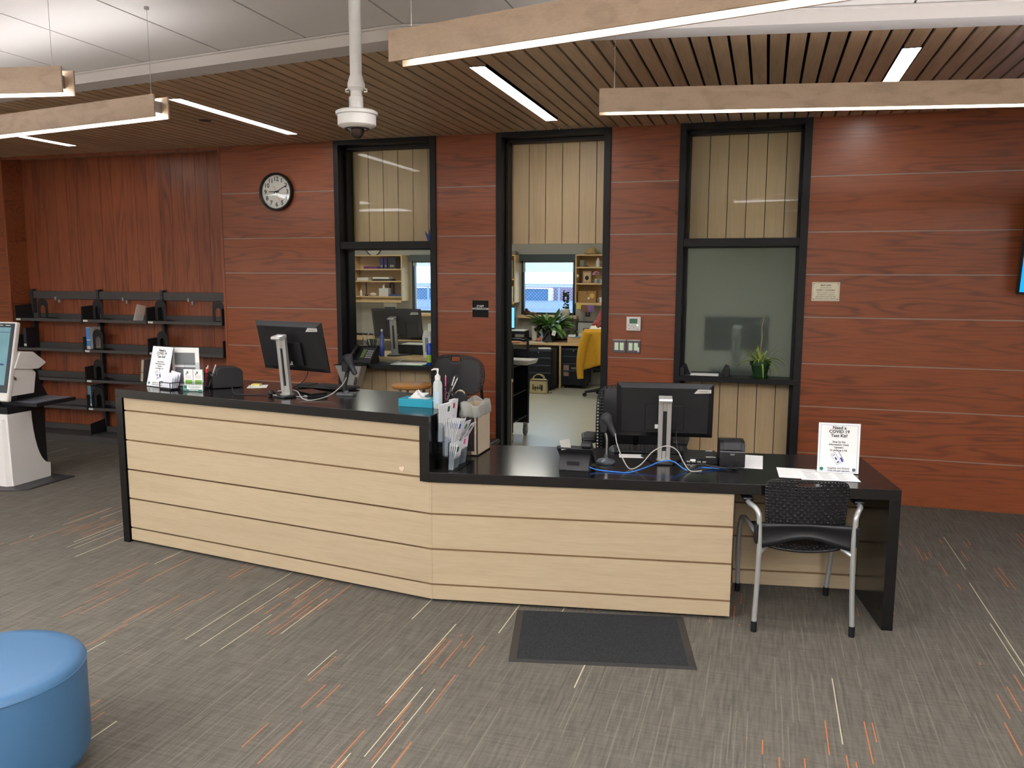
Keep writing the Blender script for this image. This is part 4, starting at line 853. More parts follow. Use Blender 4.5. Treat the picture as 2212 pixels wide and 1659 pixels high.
# ================================================================ THINGS ON THE WALL
t=thing('wall_clock','round wall clock with black rim and white face showing ten past nine','clock',(-4.553,W-.0,2.622))
K=Matrix.Rotation(PI/2,4,'X')
MB(K).lathe([(.0,.0),(.178,.0),(.180,.04),(.176,.048),(.166,.05),(.160,.044),(.158,.02)],64,cap=False).build('rim',black_plastic,t)
MB(K).lathe([(.0,.018),(.160,.018),(.160,.022),(.0,.022)],64,cap=False).build('face',plain('clock_face',(212,210,202),rough=.5,var=.01),t)
for h in range(1,13):
    a=PI/2-h*PI/6; text(str(h),.058,(.12*math.cos(a),-.0232,.12*math.sin(a)),ink,t,bold=.0011,name='numeral')
m=MB()
for k in range(60):
    a=2*PI*k/60; K2=Matrix.Rotation(-a,4,'Y'); m.box(-.0008,.0008,-.0232,-.0222,.148,.156 if k%5 else .158,M=K2)
m.build('minute_marks',ink,t,smooth=0)
def hand(ang,l0,l1,wd,mat_,y): MB(Matrix.Rotation(ang,4,'Y')).prism([(-wd,-l0),(wd,-l0),(wd*.6,l1),(-wd*.6,l1)],-y-.0015,-y,'y').build('clock_hand',mat_,t,smooth=0)
hand(math.radians(62),.03,.135,.004,ink,.027); hand(math.radians(-88),.03,.085,.005,ink,.025); hand(math.radians(157),.06,.115,.0012,red,.029)
MB(K).lathe([(.0,.02),(.01,.02),(.009,.032),(0,.033)],16,cap=False).build('hub',ink,t)
MB(K).lathe([(.0,.046),(.162,.045)],48,cap=False).build('crystal',glass('crystal_glass',(252,252,252),refl=.25),t)
t=thing('room_sign','square black STAFF WORKROOM sign beside the doorway','sign',(-2.48,W,1.528)); MB().box(-.076,.076,-.006,-.001,-.076,.076).build('plate',plain('sign_black',(16,16,19),rough=.7,spec=.3),t,bevel=.001)
text('STAFF\nWORKROOM',.026,(0,-.0068,.012),plain('sign_white',(225,225,225)),t,bold=.0005,space=.9); 
q=MB()
for k in range(9): q.ball((-.048+.012*k,-.0062,-.045),.0018,6).ball((-.046+.012*k,-.0062,-.052),.0018,6)
q.build('braille',MATS['sign_black'],t,smooth=0)
t=thing('thermostat','white wall thermostat with a green screen between doorway and frosted window','thermostat',(-1.078,W,1.422)); MB().box(-.061,.061,-.022,-.001,-.06,.06).build('case',white_plastic,t,bevel=.003)
MB().box(-.035,.033,-.0228,-.0218,.002,.044).build('display',plain('lcd_green',(62,110,84),rough=.3),t,smooth=0)
MB(Matrix.Translation((.034,-.0222,-.012))@K).lathe([(.0,0),(.0055,0),(.005,.001),(0,.001)],12,cap=False).build('indicator',emis('indicator_green',(120,240,190),2.5),t,smooth=0)
q=MB(); q.tube([(.018*math.cos(2*PI*k/20)-.002,-.0222,.018*math.sin(2*PI*k/20)-.028) for k in range(20)],.0012,5,closed=True); q.box(-.008,.004,-.0228,-.0218,-.032,-.024).box(-.05,-.03,-.0228,-.0218,-.018,-.012).box(-.045,-.028,-.0228,-.0218,-.048,-.04).box(.024,.046,-.0228,-.0218,-.048,-.042); q.build('buttons',plain('button_grey',(168,166,164)),t,smooth=0)
def switch_plate(x,lab,sticker):
    t=thing('switch_panel',lab,'light switch',(x,W,1.224),0,'grey lighting control panels by the doorway'); MB().box(-.058,.058,-.012,-.001,-.056,.052).build('plate',plain('switch_grey',(92,92,98),rough=.45,metal=.3),t,bevel=.002); MB().box(-.058,.058,-.016,-.001,.052,.057).build('top_strip',white_plastic,t,bevel=.001)
    for dx in (-.024,.022):
        MB().box(dx-.017,dx+.017,-.0145,-.012,-.034,.032).build('button_strip',white_plastic,t,bevel=.001); q=MB()
        for r_ in range(5):
            for c_ in (-.007,.005): q.box(dx+c_-.002,dx+c_+.004,-.0152,-.0144,-.022+.0105*r_,-.017+.0105*r_)
        q.build('led_dots',plain('led_dot_green',(104,196,92),emit=.6),t,smooth=0)
    if sticker: MB().box(.038,.05,-.0152,-.0118,-.045,-.005).build('sticker',paper,t,smooth=0)
switch_plate(-1.199,'grey lighting control panel with two button strips, nearer the doorway',0); switch_plate(-1.076,'grey lighting control panel with a white sticker, right below the thermostat',1)
t=thing('donor_plaque','brushed metal donor plaque on the red wall right of the frosted window','plaque',(.4605,W,1.711)); MB().box(-.105,.105,-.005,-.001,-.076,.076).build('plate',plain('plaque_brushed',(200,194,172),rough=.35,metal=.4),t,bevel=.001)
q=MB(); e,f_=.098,.069; q.box(-e,e,-.0056,-.0048,f_-.0015,f_).box(-e,e,-.0056,-.0048,-f_,-f_+.0015).box(-e,-e+.0015,-.0056,-.0048,-f_,f_).box(e-.0015,e,-.0056,-.0048,-f_,f_)
for x in (-.09,.09):
    for z in (-.061,.061): q.box(x-.003,x+.003,-.0056,-.0048,z-.003,z+.003)
q.build('engraved_border',ink,t,smooth=0)
for s,z,sz,bd in [('MAIN DESK',.050,.0155,.0004),('DONATED BY',.030,.0135,0),('DORIS C COWDREY',.0105,.0155,.0003),('WITH THANKS TO THE',-.0095,.0125,0),('COMPETENT, CARING,',-.025,.0125,0),('DEDICATED STAFF OF THE',-.040,.0125,0),('GREENFIELD PUBLIC LIBRARY',-.055,.0125,0)]: text(s,sz,(0,-.0058,z),ink,t,bold=bd)
t=thing('wall_television','wall mounted screen showing bright blue, cut off by the right picture edge','television',(1.775,W-.14,1.71),0,tilt=.15)
MB().box(0,1.24,-.03,.02,0,.72).build('frame',black_plastic,t,bevel=.004); MB().box(.014,1.226,-.0315,-.030,.018,.706).build('screen',emis('screen_blue',(8,128,236),.9),t,smooth=0); MB().box(.5,.74,.02,.06,.2,.35).build('wall_mount',black_metal,t,smooth=0)
o=MB(Matrix.Translation((1.925,W-.012,1.075))).ball((0,0,0),.012,12,(1,.6,1.3)).box(-.004,.02,-.004,.011,-.004,.004); o=o.build('wall_hook',plain('hook_light_blue',(120,200,226),rough=.3)); tag(o,'tiny light blue hook on the red wall at the right edge','hook')
# ================================================================ THINGS ON THE WINDOW SILLS
t=thing('desk_phone','black desk phone with a green display on the sill of the clear window','telephone',(-3.70,W+.085,.985),-.12)
K=Matrix.Rotation(.85,4,'X')
MB().prism([(-.085,0),(.075,0),(.075,.02),(.03,.15),(-.085,.03)],-.12,.12,'x').build('body',black_plastic,t,bevel=.004)
P_=Matrix.Translation((0,-.085,.03))@Matrix.Rotation(math.atan2(.12,.115),4,'X')
MB(P_).box(-.02,.12,.005,.16,0,.006).build('face_plate',dark_plastic,t,bevel=.002); MB(P_).box(-.01,.03,.03,.13,.006,.008).build('display',plain('lcd_olive',(92,112,64),rough=.3),t,smooth=0)
for r_ in range(4):
    for c_ in range(4): MB(P_).box(.045+.018*c_,.045+.018*c_+.009,.03+.026*r_,.03+.026*r_+.012,.006,.009).build('key',plain('key_light',(196,196,196)),t,smooth=0)
MB(P_).tube([(-.085,.0,.03),(-.085,.03,.045),(-.08,.1,.045),(-.08,.15,.03)],[.022,.016,.016,.022],10).build('handset',black_plastic,t)
text('CISCO',.01,P_@Vector((.06,.15,.0068)),plain('logo_light',(190,196,204)),t,rot=(PI/4,0,0)) if 0 else None
t=thing('spray_can','blue and green spray disinfectant can at the right end of the clear window sill','spray bottle',(-3.005,W+.06,.985))
bc=plain('can_blue',(24,66,178),rough=.25); MB().lathe([(.0,0),(.031,0),(.033,.006),(.033,.19),(.026,.205),(.02,.212)],24).build('can',bc,t); MB(Matrix.Translation((0,0,.03))).lathe([(.0334,0),(.0336,.002),(.0336,.07),(.0334,.072)],24,cap=False).build('label_band',plain('can_green',(150,190,60),var=.5,scale=20),t)
MB().lathe([(.016,.21),(.014,.235),(.018,.24),(.012,.268),(.004,.27)],16).build('nozzle_cap',plain('cap_white',(230,232,236)),t)
t=thing('paper_pile','white papers with a green folder on the sill of the clear window','papers',(-3.22,W+.07,.9855),.1)
MB(Matrix.Rotation(-.05,4,'Z')).box(-.13,.17,-.09,.06,0,.006).build('green_folder',plain('folder_green',(52,160,70)),t,smooth=0); MB(Matrix.Rotation(.03,4,'Z')).box(-.16,.15,-.10,.09,.006,.010).build('lower_sheets',paper,t,smooth=0); MB(Matrix.Rotation(.09,4,'Z')).box(-.02,.17,-.085,.08,.010,.0125).build('upper_sheets',paper,t,smooth=0)
MB(Matrix.Translation((-.12,.02,.02))@Matrix.Rotation(-.5,4,'Y')).box(-.05,.05,-.04,.04,0,.002).build('curled_sheet',paper,t,smooth=0)
t=thing('letter_tray','black open paper tray on the sill of the frosted window','tray',(-.47,W+.05,.985),0)
MB().box(-.17,.17,-.06,.07,0,.008).box(-.12,.12,.066,.072,0,.03).build('base',black_plastic,t,bevel=.002)
for s in (-1,1):
    MB().prism([(s*.125,0),(s*.20,0),(s*.20,.085),(s*.175,.10),(s*.16,.09)][::s],.05,.07,'y').prism([(s*.17,0),(s*.205,0),(s*.205,.07),(s*.17,.075)][::s],-.05,.05,'y').build('side',black_plastic,t,bevel=.003)
MB().box(-.115,.115,-.055,.06,.008,.018).build('paper_stack',paper,t,smooth=0)
t=thing('spider_plant','spider plant in a green pot on the sill of the frosted window','potted plant',(-.018,W+.05,.985))
pg=plain('pot_green',(26,58,26),rough=.45); MB().lathe([(.0,0),(.062,0),(.07,.012),(.072,.022),(.05,.022)],28).build('saucer',pg,t); MB().lathe([(.055,.018),(.075,.11),(.085,.112),(.086,.14),(.078,.14),(.07,.12),(.0,.12)],28,cap=False).build('pot',pg,t)
r5=random.Random(5); m=MB(); m2=MB(); m3=MB()
def leaf(mb,base_,az,ln,up,droop,wd,n=9):
    d=Vector((math.cos(az),math.sin(az)*.75,0)); side=Vector((-d.y,d.x,0)).normalized(); vs=[];
    for i in range(n+1):
        s_=i/n; p=Vector(base_)+d*(ln*s_*(1-.15*s_))+Vector((0,0,up*s_*1.6-droop*s_*s_)); w_=wd*math.sin(PI*min(1,.12+s_*.88))**.8
        vs+= [p-side*w_,p+Vector((0,0,-w_*.35)),p+side*w_]
    fs=[]
    for i in range(n): a=3*i; fs+= [(a,a+3,a+4,a+1),(a+1,a+4,a+5,a+2)]
    mb.add(vs,fs,r5.random())
for k in range(46):
    az=2*PI*k/46*3.1+r5.random()*.4; sc_=.55 if math.sin(az)>0 else 1
    leaf(m,(0.015*math.cos(az),.015*math.sin(az),.12),az,(.12+.15*r5.random())*(sc_ if math.sin(az)>.3 else 1),.08+.07*r5.random(),.06+.2*r5.random(),.0075)
m.build('leaves',plain('spider_leaf',(132,156,70),rough=.45,var=.3,scale=30),t,smooth=60)
MB().tube(spline([(0,0,.12),(-.003,-.01,.24),(.004,-.01,.34),(.0,-.012,.42),(.012,-.015,.50),(.018,-.02,.53)],6),[.003]*26+[.0015]*5,6).build('flower_stalk',plain('stalk_straw',(168,160,86)),t)
# ================================================================ CHAIRS
tube_m=plain('chair_tube_silver',(170,172,172),rough=.3,metal=.5); bp_=plain('chair_plastic_black',(17,18,21),rough=.38,var=.06)
def rounded(u,v,w_,h_,r_=.18):
    """maps the unit square onto a rounded rectangle"""
    x=(u-.5)*2; z=(v-.5)*2
    k=max(abs(x),abs(z)); 
    if k<1e-6: return 0,0
    # superellipse blend towards the rim only
    L_=(abs(x)**6+abs(z)**6)**(1/6); f=k/L_; s_=1+(f-1)*k**6
    return x*s_*w_/2, (z*s_+1)/2*h_
t=thing('guest_chair','black perforated guest chair with silver legs tucked under the low desk','chair',(.205,4.60,0),.17)
def back_fn(u,v):
    if v>.5: x,z=rounded(u,v,.425-.03*(1-v),.245)
    else: x,z=(u-.5)*(.425-.03*(1-v)),v*.245
    return Vector((x,-.262+.035*(x/.21)**2-.02*(v-.5)+.0,.565+z))
MB().perf(back_fn,24,15,hole=.44,mask=lambda u,v,i,j: (u<.06 or u>.94 or v<.07 or v>.93 or (abs(u-.5)<.16 and v>.80) or ((i+j)%2 and v>0)),cut=lambda u,v: abs(u-.5)<.105 and .86<v<.93).build('backrest',bp_,t,solid=.006,weld=True)
def band(u,v):
    x=(u-.5)*.49; zt=.578-.006*abs(u-.5); zb=.475+.028*math.cos((u-.5)*PI*1.9)-.004
    zz=zb+(zt-zb)*v; return Vector((x,-.268+.03*(x/.24)**2*0+.012*math.sin(PI*v),zz))
MB().grid(band,24,5).build('back_band',bp_,t,solid=.012)
for s in (-1,1): MB().box(s*.245-.012,s*.245+.006 if s<0 else s*.245+.012,-.285,-.235,.47,.575).build('back_bracket',bp_,t,bevel=.006)
def seat_fn(u,v):
    x,y=rounded(u,v,.45,.44); 
    return Vector((x,-.24+y,.452-.028*math.cos(x/.225*PI/2)*(1-.2*v)+.0))
MB().perf(seat_fn,20,18,hole=.4,mask=lambda u,v,i,j: (u<.07 or u>.93 or v<.07 or v>.93 or (i+j)%2)).build('seat',bp_,t,solid=.012,weld=True)
for s in (-1,1):
    MB().tube(spline([(s*.244,-.285,.055),(s*.238,-.28,.20),(s*.232,-.275,.44),(s*.236,-.27,.58),(s*.240,-.266,.625),(s*.256,-.245,.652),(s*.276,-.20,.660),(s*.28,-.12,.66)],6),.0135,10).build('leg',tube_m,t)
    MB().lathe([(.016,0),(.016,.055)],12,c=(s*.2445,-.287,0)).build('foot_cap',black_plastic,t)
    MB().tube(spline([(s*.235,-.21,.50),(s*.255,-.05,.515),(s*.262,.10,.50),(s*.262,.20,.42),(s*.258,.25,.20),(s*.25,.27,.045)],6),.0135,10).build('leg',tube_m,t)
    MB().lathe([(.016,0),(.016,.05)],12,c=(s*.25,.27,0)).build('foot_cap',black_plastic,t)
    MB().box(s*.28-.028,s*.28+.028,-.17,.07,.66,.685).build('armrest',bp_,t,bevel=.012,seg=3)
    MB().tube([(s*.228,-.275,.425),(s*.2,-.24,.44),(s*.16,-.15,.438)],.013,8).build('seat_strut',tube_m,t)
# tall chair behind the tall desk
t=thing('drafting_chair','black plastic chair with a wide perforated back behind the step of the desk','chair',(-2.27,6.02,0),-.05)
def bk2(u,v):
    x,z=rounded(u,v,.45*(.80+.22*math.sin(PI*min(1,v*.75+.12))),.285); x0=x
    z=z*(1-.0) + .035*(1-(2*u-1)**2)*(v-.3); return Vector((x,-.06-.05*(1-(x/.24)**2)+.03*v,.915+z))
MB().perf(bk2,24,18,hole=.46,mask=lambda u,v,i,j:(u<.1 or u>.9 or v<.1 or v>.9 or (abs(u-.5)<.12 and v>.82)),cut=lambda u,v: abs(u-.5)<.09 and .86<v<.94).build('backrest',bp_,t,solid=.008,weld=True)
for s in (-1,1): MB().tube([(s*.19,-.03,1.0),(s*.195,-.02,.86),(s*.18,.0,.74),(s*.12,.02,.70)],.012,8).build('back_post',bp_,t)
MB().prism([(-.2,-.02),(.2,-.02),(.2,.38),(-.2,.38)],.45,.49).build('seat',bp_,t,bevel=.02,seg=3)
MB().tube([(0,.17,.12),(0,.17,.45)],.028,12).build('gas_post',black_metal,t)
MB().tube([(.2*math.cos(2*PI*k/24),.17+.2*math.sin(2*PI*k/24),.35) for k in range(24)],.01,6,closed=True).build('foot_ring',tube_m,t)
for k in range(5):
    a=2*PI*k/5; e=Vector((.3*math.cos(a),.17+.3*math.sin(a),.065)); MB().tube([(0,.17,.12),tuple(e)],[.03,.016],8).build('base_arm',black_plastic,t); MB(Matrix.Translation((e.x,e.y,.028))@Matrix.Rotation(PI/2,4,'X')).lathe([(.027,-.02),(.027,.02)],14).build('caster',black_plastic,t)
# stool behind the tall desk
t=thing('round_stool','round stool with an orange wood top behind the tall desk','stool',(-2.72,6.1,0)); MB().lathe([(.0,.925),(.155,.925),(.165,.935),(.165,.95),(.155,.957),(.0,.957)],40,cap=False).build('seat',plain('orange_wood',(176,124,66),rough=.35,var=.1,scale=8),t)
for k in range(4):
    a=PI/4+PI/2*k; MB().tube([(.1*math.cos(a),.1*math.sin(a),.925),(.19*math.cos(a),.19*math.sin(a),0)],.014,8).build('leg',tube_m,t)
MB().tube([(.15*math.cos(2*PI*k/24),.15*math.sin(2*PI*k/24),.4) for k in range(24)],.009,6,closed=True).build('foot_ring',tube_m,t)
# office chair behind the right monitor
t=thing('office_chair','black mesh office chair behind the right monitor, its armrests showing','chair',(-.80,5.42,0),.12)
def bk3(u,v):
    x,z=rounded(u,v,.55,.58); return Vector((x,.27+.04*(x/.26)**2*-1-.03*math.sin(PI*v),.50+z))
MB().perf(bk3,22,26,hole=.55,mask=lambda u,v,i,j:(u<.07 or u>.93 or v<.06 or v>.95)).build('backrest',bp_,t,solid=.005,weld=True)
MB().prism([(-.25,-.22),(.25,-.22),(.24,.24),(-.24,.24)],.43,.50).build('seat',plain('seat_fabric_black',(26,27,30),rough=.9),t,bevel=.03,seg=3)
for s in (-1,1):
    MB().tube([(s*.26,.08,.44),(s*.30,.06,.46),(s*.30,.03,.735)],.016,8).build('arm_post',bp_,t)
    MB().prism([(s*.25,-.13),(s*.34,-.15),(s*.36,.05),(s*.33,.12),(s*.26,.10)][::s],.735,.772).build('armrest',bp_,t,bevel=.012,seg=3)
MB().tube([(0,0,.1),(0,0,.43)],.03,12).tube([(0,.22,.46),(0,.30,.5),(0,.275,.7)],.02,8).build('spine',black_metal,t)
for k in range(5):
    a=2*PI*k/5+.3; e=Vector((.3*math.cos(a),.3*math.sin(a),.07)); MB().tube([(0,0,.11),tuple(e)],[.03,.016],8).build('base_arm',black_plastic,t); MB(Matrix.Translation((e.x,e.y,.028))@Matrix.Rotation(PI/2,4,'X')).lathe([(.028,-.02),(.028,.02)],14).build('caster',black_plastic,t)
# silver tapered bracket below the sill phone
t=thing('wall_bracket','tapered silver bracket with a dark slot under the sill phone, behind the left scanner','bracket',(-3.755,W-.03,0))
def taper(x0,x1,X0,X1,y0,y1,Y0,Y1,z0,z1,mb):
    mb.add([(x0,y0,z0),(x1,y0,z0),(x1,y1,z0),(x0,y1,z0),(X0,Y0,z1),(X1,Y0,z1),(X1,Y1,z1),(X0,Y1,z1)],[(3,2,1,0),(4,5,6,7),(0,1,5,4),(1,2,6,5),(2,3,7,6),(3,0,4,7)]); return mb
taper(-.05,.05,-.14,.14,-.09,0,-.13,0,.70,.98,MB()).build('shell',satin_silver,t,bevel=.006)
MB().box(-.15,.15,-.14,0,.98,.984).build('top_plate',black_metal,t)
MB(Matrix.Translation((.075,-.1055,.86))@Matrix.Rotation(.22,4,'Y')@Matrix.Rotation(-.14,4,'X')).prism([(x,z) for x,z in [(-.012,-.06),(-.006,-.07),(.006,-.07),(.012,-.06),(.012,.06),(.006,.07),(-.006,.07),(-.012,.06)]],-.010,.0,'y').build('slot',plain('slot_black',(16,17,20)),t,smooth=0)
# ================================================================ WORKROOM
pinem=pine; CT=.735; CF=12.97
skin=plain('skin_light',(214,160,136),rough=.5,sub=.05,var=.03); 
def wall_cabinet(x0,x1,lab,zs=(1.385,1.70,1.965),top=2.165):
    t=thing('wall_shelf',lab,'shelf',(x0,FW,0),0,'open pale wood wall shelves of the workroom'); w_=x1-x0
    MB().box(0,.02,-.31,-.001,1.37,top).build('side_panel',pinem,t,bevel=.001); MB().box(w_-.02,w_,-.31,-.001,1.37,top).build('side_panel',pinem,t,bevel=.001)
    MB().box(.02,w_-.02,-.31,-.001,top-.02,top).build('top_board',pinem,t,bevel=.001); MB().box(.02,w_-.02,-.018,-.004,1.37,top-.02).build('back_board',pinem,t,smooth=0)
    for z in zs: MB().box(.02,w_-.02,-.30,-.018,z-.022,z).build('shelf_board',pinem,t,bevel=.001)
    MB().box(.02,w_-.02,-.31,-.30,1.37-.03,1.385).build('bottom_rail',pinem,t,bevel=.001)
    return t
SA=(-7.06,-6.085); SB=(-5.0,-4.02); SC=(-2.995,-2.02)
wall_cabinet(*SA,'open pale wood shelf with binders seen through the clear window',(1.45,1.72,1.93),2.17); wall_cabinet(*SB,'pale wood shelf of white binders left of the workroom window',(1.385,1.765)); wall_cabinet(*SC,'pale wood shelf of keepsakes right of the workroom window',(1.385,1.70,1.965))
# counter
t=thing('workroom_counter','pale wood counter along the far wall of the workroom','counter',(0,0,0)); MB().box(-7.3,-2.0,CF,FW,CT-.04,CT).build('worktop',pinem,t,bevel=.002); MB().box(-4.95,-4.05,12.5,CF,CT-.04,CT).build('side_worktop',pinem,t,bevel=.002)
for x in (-3.16,-5.2,-7.2): MB().box(x-.015,x+.015,CF+.01,FW-.01,0,CT-.04).build('divider',pinem,t,bevel=.001)
MB().box(-7.3,-2.0,FW-.06,FW-.005,CT,CT+.03).build('back_trim',black_metal,t,smooth=0)
# drawer pedestals
navyblk=plain('pedestal_black_navy',(22,26,36),rough=.35); hm=plain('drawer_pull_grey',(58,66,80),rough=.35,metal=.4)
def pedestal(lab,x0,x1,y0,y1,zt):
    t=thing('drawer_pedestal',lab,'drawer unit',(x0,y0,0),0,'black drawer pedestals under the counter'); w_=x1-x0
    MB().box(0,w_,.01,y1-y0,.05,zt).build('body',navyblk,t,bevel=.003)
    zz=[.055,.30,.42,.54,zt-.005]
    for a,b in zip(zz[:-1],zz[1:]):
        d=MB().box(.004,w_-.004,-.006,.009,a+.003,b-.003).build('drawer',navyblk,t,bevel=.002); MB().box(.006,w_-.006,-.018,-.006,b-.028,b-.006).build('handle',hm,d,bevel=.002)
    MB(Matrix.Translation((w_*.5,-.007,zt-.045))@Matrix.Rotation(PI/2,4,'X')).lathe([(.009,0),(.009,.006)],12).build('lock',satin_silver,t)
    for x in (.05,w_-.05):
        for y in (.05,y1-y0-.05): MB(Matrix.Translation((x,y,.025))@Matrix.Rotation(PI/2,4,'Y')).lathe([(.024,-.01),(.024,.01)],12).build('caster',black_plastic,t)
    return t
pedestal('black drawer pedestal standing forward behind the canvas bag',-3.62,-3.2,12.58,13.1,.66); p_=pedestal('black drawer pedestal with a photo stuck on it, right of the divider',-3.13,-2.745,12.99,13.5,.66)
MB().box(.03,.12,-.009,-.006,.36-.16,.36+.02).build('photo',plain('photo_people',(150,120,110),var=.6,scale=40),p_,smooth=0); MB().box(.16,.24,-.009,-.0075,.315,.35).build('name_label',plain('label_grey',(110,110,114)),p_,smooth=0)
tag(sheet('white folder lying on top of the forward drawer pedestal',(-3.36,12.75,.665),.3,.2,.26),'white folder lying on top of the forward drawer pedestal','folder')
# canvas bag
canv=plain('canvas_beige',(176,162,126),rough=.9,var=.12,scale=14,bump=.3)
t=thing('canvas_bag','beige canvas bag with dark print standing on the workroom floor','bag',(-3.325,12.28,0),.05)
MB().prism([(-.14,0),(.14,0),(.135,.2),(.13,.225),(-.13,.225),(-.135,.2)],-.06,.06,'y').build('body',canv,t,bevel=.02,seg=3); MB().box(-.137,.137,-.064,.064,.205,.218).build('trim_band',black_plastic,t)
for s in (-.04,.04): MB().tube(spline([(-.09,s,.22),(-.07,s,.27),(0,s*.6,.30),(.07,s,.27),(.09,s,.22)],6),.006,6).build('handle',canv,t)
MB().box(-.085,.06,-.0625,-.0605,.085,.1).box(-.085,-.07,-.0625,-.0605,.06,.15).box(-.05,-.035,-.0625,-.0605,.05,.12).box(-.01,.0,-.0625,-.0605,.06,.13).box(.03,.042,-.0625,-.0605,.07,.15).box(.05,.075,-.0625,-.0605,.05,.14).build('printed_letters',black_plastic,t,smooth=0)
MB().tube([(.13,.03,.2),(.155,.02,.08),(.15,.0,.006),(.17,.05,.006),(.2,.06,.01)],.006,6).build('strap',black_plastic,t)
# book cart
t=thing('book_cart','black metal book cart with newspapers beside the doorway inside the workroom','cart',(-2.77,8.39,0))
cb=plain('cart_black',(16,18,24),rough=.35)
for y in (0,.62): 
    MB().box(-.2,.2,y-.004,y+.004,.14,1.0).build('end_panel',cb,t,bevel=.002)
    MB().tube(spline([(-.2,y,.14),(-.2,y,1.02),(-.15,y,1.09),(0,y,1.10),(.15,y,1.09),(.2,y,1.02),(.2,y,.14)],6),.016,8).build('end_tube',cb,t)
for z in (.17,.47,.78):
    for s in (-1,1): MB().prism([(0,z-.01),(s*.20,z+.06),(s*.20,z+.068),(0,z)][::s],0,.62,'y').build('sloped_shelf',cb,t,smooth=0)
MB().box(-.005,.005,0,.62,.17,.98).build('centre_panel',cb,t,smooth=0)
for x in (-.18,.18):
    for y in (.02,.60):
        MB(Matrix.Translation((x,y,.065))@Matrix.Rotation(PI/2,4,'Y')).lathe([(.062,-.014),(.065,-.01),(.065,.01),(.062,.014)],20).build('caster',plain('caster_grey',(96,98,96),rough=.5),t); MB().box(x-.022,x+.022,y-.02,y+.02,.11,.15).box(x-.022,x-.016,y-.02,y+.02,.05,.12).box(x+.016,x+.022,y-.02,y+.02,.05,.12).build('fork',satin_silver,t)
t=thing('newspaper_stack','stack of newspapers sticking out of the black book cart','newspapers',(-2.66,8.80,.850),-.12)
for k in range(6): MB(Matrix.Rotation(.03*(k%3-1),4,'Z')@Matrix.Translation((.005*k,0,.0085*k))).box(-.10,.20,-.14,.14,0,.007).build('newspaper',plain('newsprint',(196,194,188),rough=.8,var=.25,scale=60),t,smooth=0)
# pale desk leg just inside the door, workstation desks behind the windows
def desk_behind(lab,x0,x1,y0,y1,z=.74):
    t=thing('work_desk',lab,'desk',(0,0,0)); MB().box(x0,x1,y0,y1,z-.035,z).build('worktop',pinem,t,bevel=.002)
    for x in (x0+.02,x1-.02): MB().box(x-.015,x+.015,y0+.02,y1-.02,0,z-.035).build('side_panel',pinem,t,bevel=.001)
    return t
desk_behind('pale wood desk behind the clear window, its end showing in the doorway',-4.3,-2.53,7.46,8.30,.74); desk_behind('pale wood desk behind the frosted window',-1.2,.9,7.46,8.2,.74)
m1=dup(monL,'black monitor on a silver stand seen through the clear window',loc=(-3.56,7.62,1.02),rz=-.05); m2_=dup(monL,'blurred dark monitor behind the frosted window',loc=(-.235,7.62,1.0),rz=.05)
t=thing('desk_shelf','raised pale shelf on the work desk behind the clear window','shelf',(0,0,.74)); MB().box(-4.1,-2.95,7.44,8.05,.255,.28).build('board',pinem,t,bevel=.001)
for x in (-4.08,-2.97): MB().box(x-.012,x+.012,7.46,8.03,0,.255).build('side_panel',pinem,t)
for x,l in ((-.26,'grey riser block under the monitor behind the frosted window'),): tag(MB().box(x-.2,x+.2,7.52,7.80,.74,1.0 if x>-1 else 1.02).build('monitor_riser',dark_plastic,bevel=.003),l,'monitor riser')
# clutter on the desk behind the clear window
t=thing('desk_organizer','dark desk organizer with pens and scissors left of the monitor in the clear window','organizer',(-3.84,7.55,1.02)); MB().box(-.08,.12,-.05,.06,0,.10).box(-.05,.05,.06,.10,.0,.16).build('tray',black_plastic,t,bevel=.004)
for k in range(9):
    x=-.07+.02*k; MB().tube([(x,0,.05),(x+.05*math.sin(k*2.1),.02,.18+.05*math.sin(k*1.3))],.004,6).build('pen',[black_plastic,white_plastic,satin_silver,plain('pen_green',(120,150,60))][k%4],t)
t=thing('white_dispenser','white tape and label dispenser at the right of the monitor in the clear window','dispenser',(-3.16,7.50,1.02)); MB().prism([(-.045,0),(.045,0),(.05,.2),(.03,.27),(-.04,.27),(-.055,.2)],-.035,.035,'y').build('body',white_plastic,t,bevel=.012,seg=3); MB().box(-.02,.03,-.038,-.036,.06,.2).build('clear_window',plain('window_grey',(150,154,150)),t,smooth=0); MB().box(-.0,.045,-.01,-.008,.27,.34).build('label_strip',paper,t,smooth=0)
t=thing('sanitizer_bottle','small blue bottle on the desk behind the clear window','bottle',(-3.66,7.49,1.02)); MB().lathe([(.0,0),(.024,0),(.025,.20),(.01,.225),(.01,.25)],16).build('bottle_body',plain('bottle_blue',(60,70,150),rough=.3),t); MB().lathe([(.01,.25),(.012,.27),(.0,.275)],12,cap=False).build('cap',white_plastic,t)
t=thing('wrist_monitor_box','black label printer with white papers on the desk behind the clear window','printer',(-3.42,7.86,1.02)); MB().box(-.2,.2,-.1,.12,0,.1).build('body',black_plastic,t,bevel=.01); MB().box(-.15,.18,-.12,.08,.1,.108).build('papers',paper,t,smooth=0)
tag(bpy.data.objects['wrist_monitor_box'],'black label printer with white papers on the desk behind the clear window','printer'); bpy.data.objects['wrist_monitor_box'].name='label_printer'
t=thing('notice_papers','two printed sheets pinned on the far wall below the left shelf','notice',(-6.46,FW-.003,1.1)); MB().box(-.13,.12,-.004,-.001,-.02,.24).build('upper_sheet',paper,t,smooth=0); MB().box(-.12,.08,-.004,-.001,-.32,-.04).build('calendar_sheet',plain('calendar_blue',(170,188,214),var=.2,scale=30),t,smooth=0); MB().box(-.12,.1,-.006,-.004,.10,.15).build('heading',plain('heading_navy',(60,76,120)),t,smooth=0)
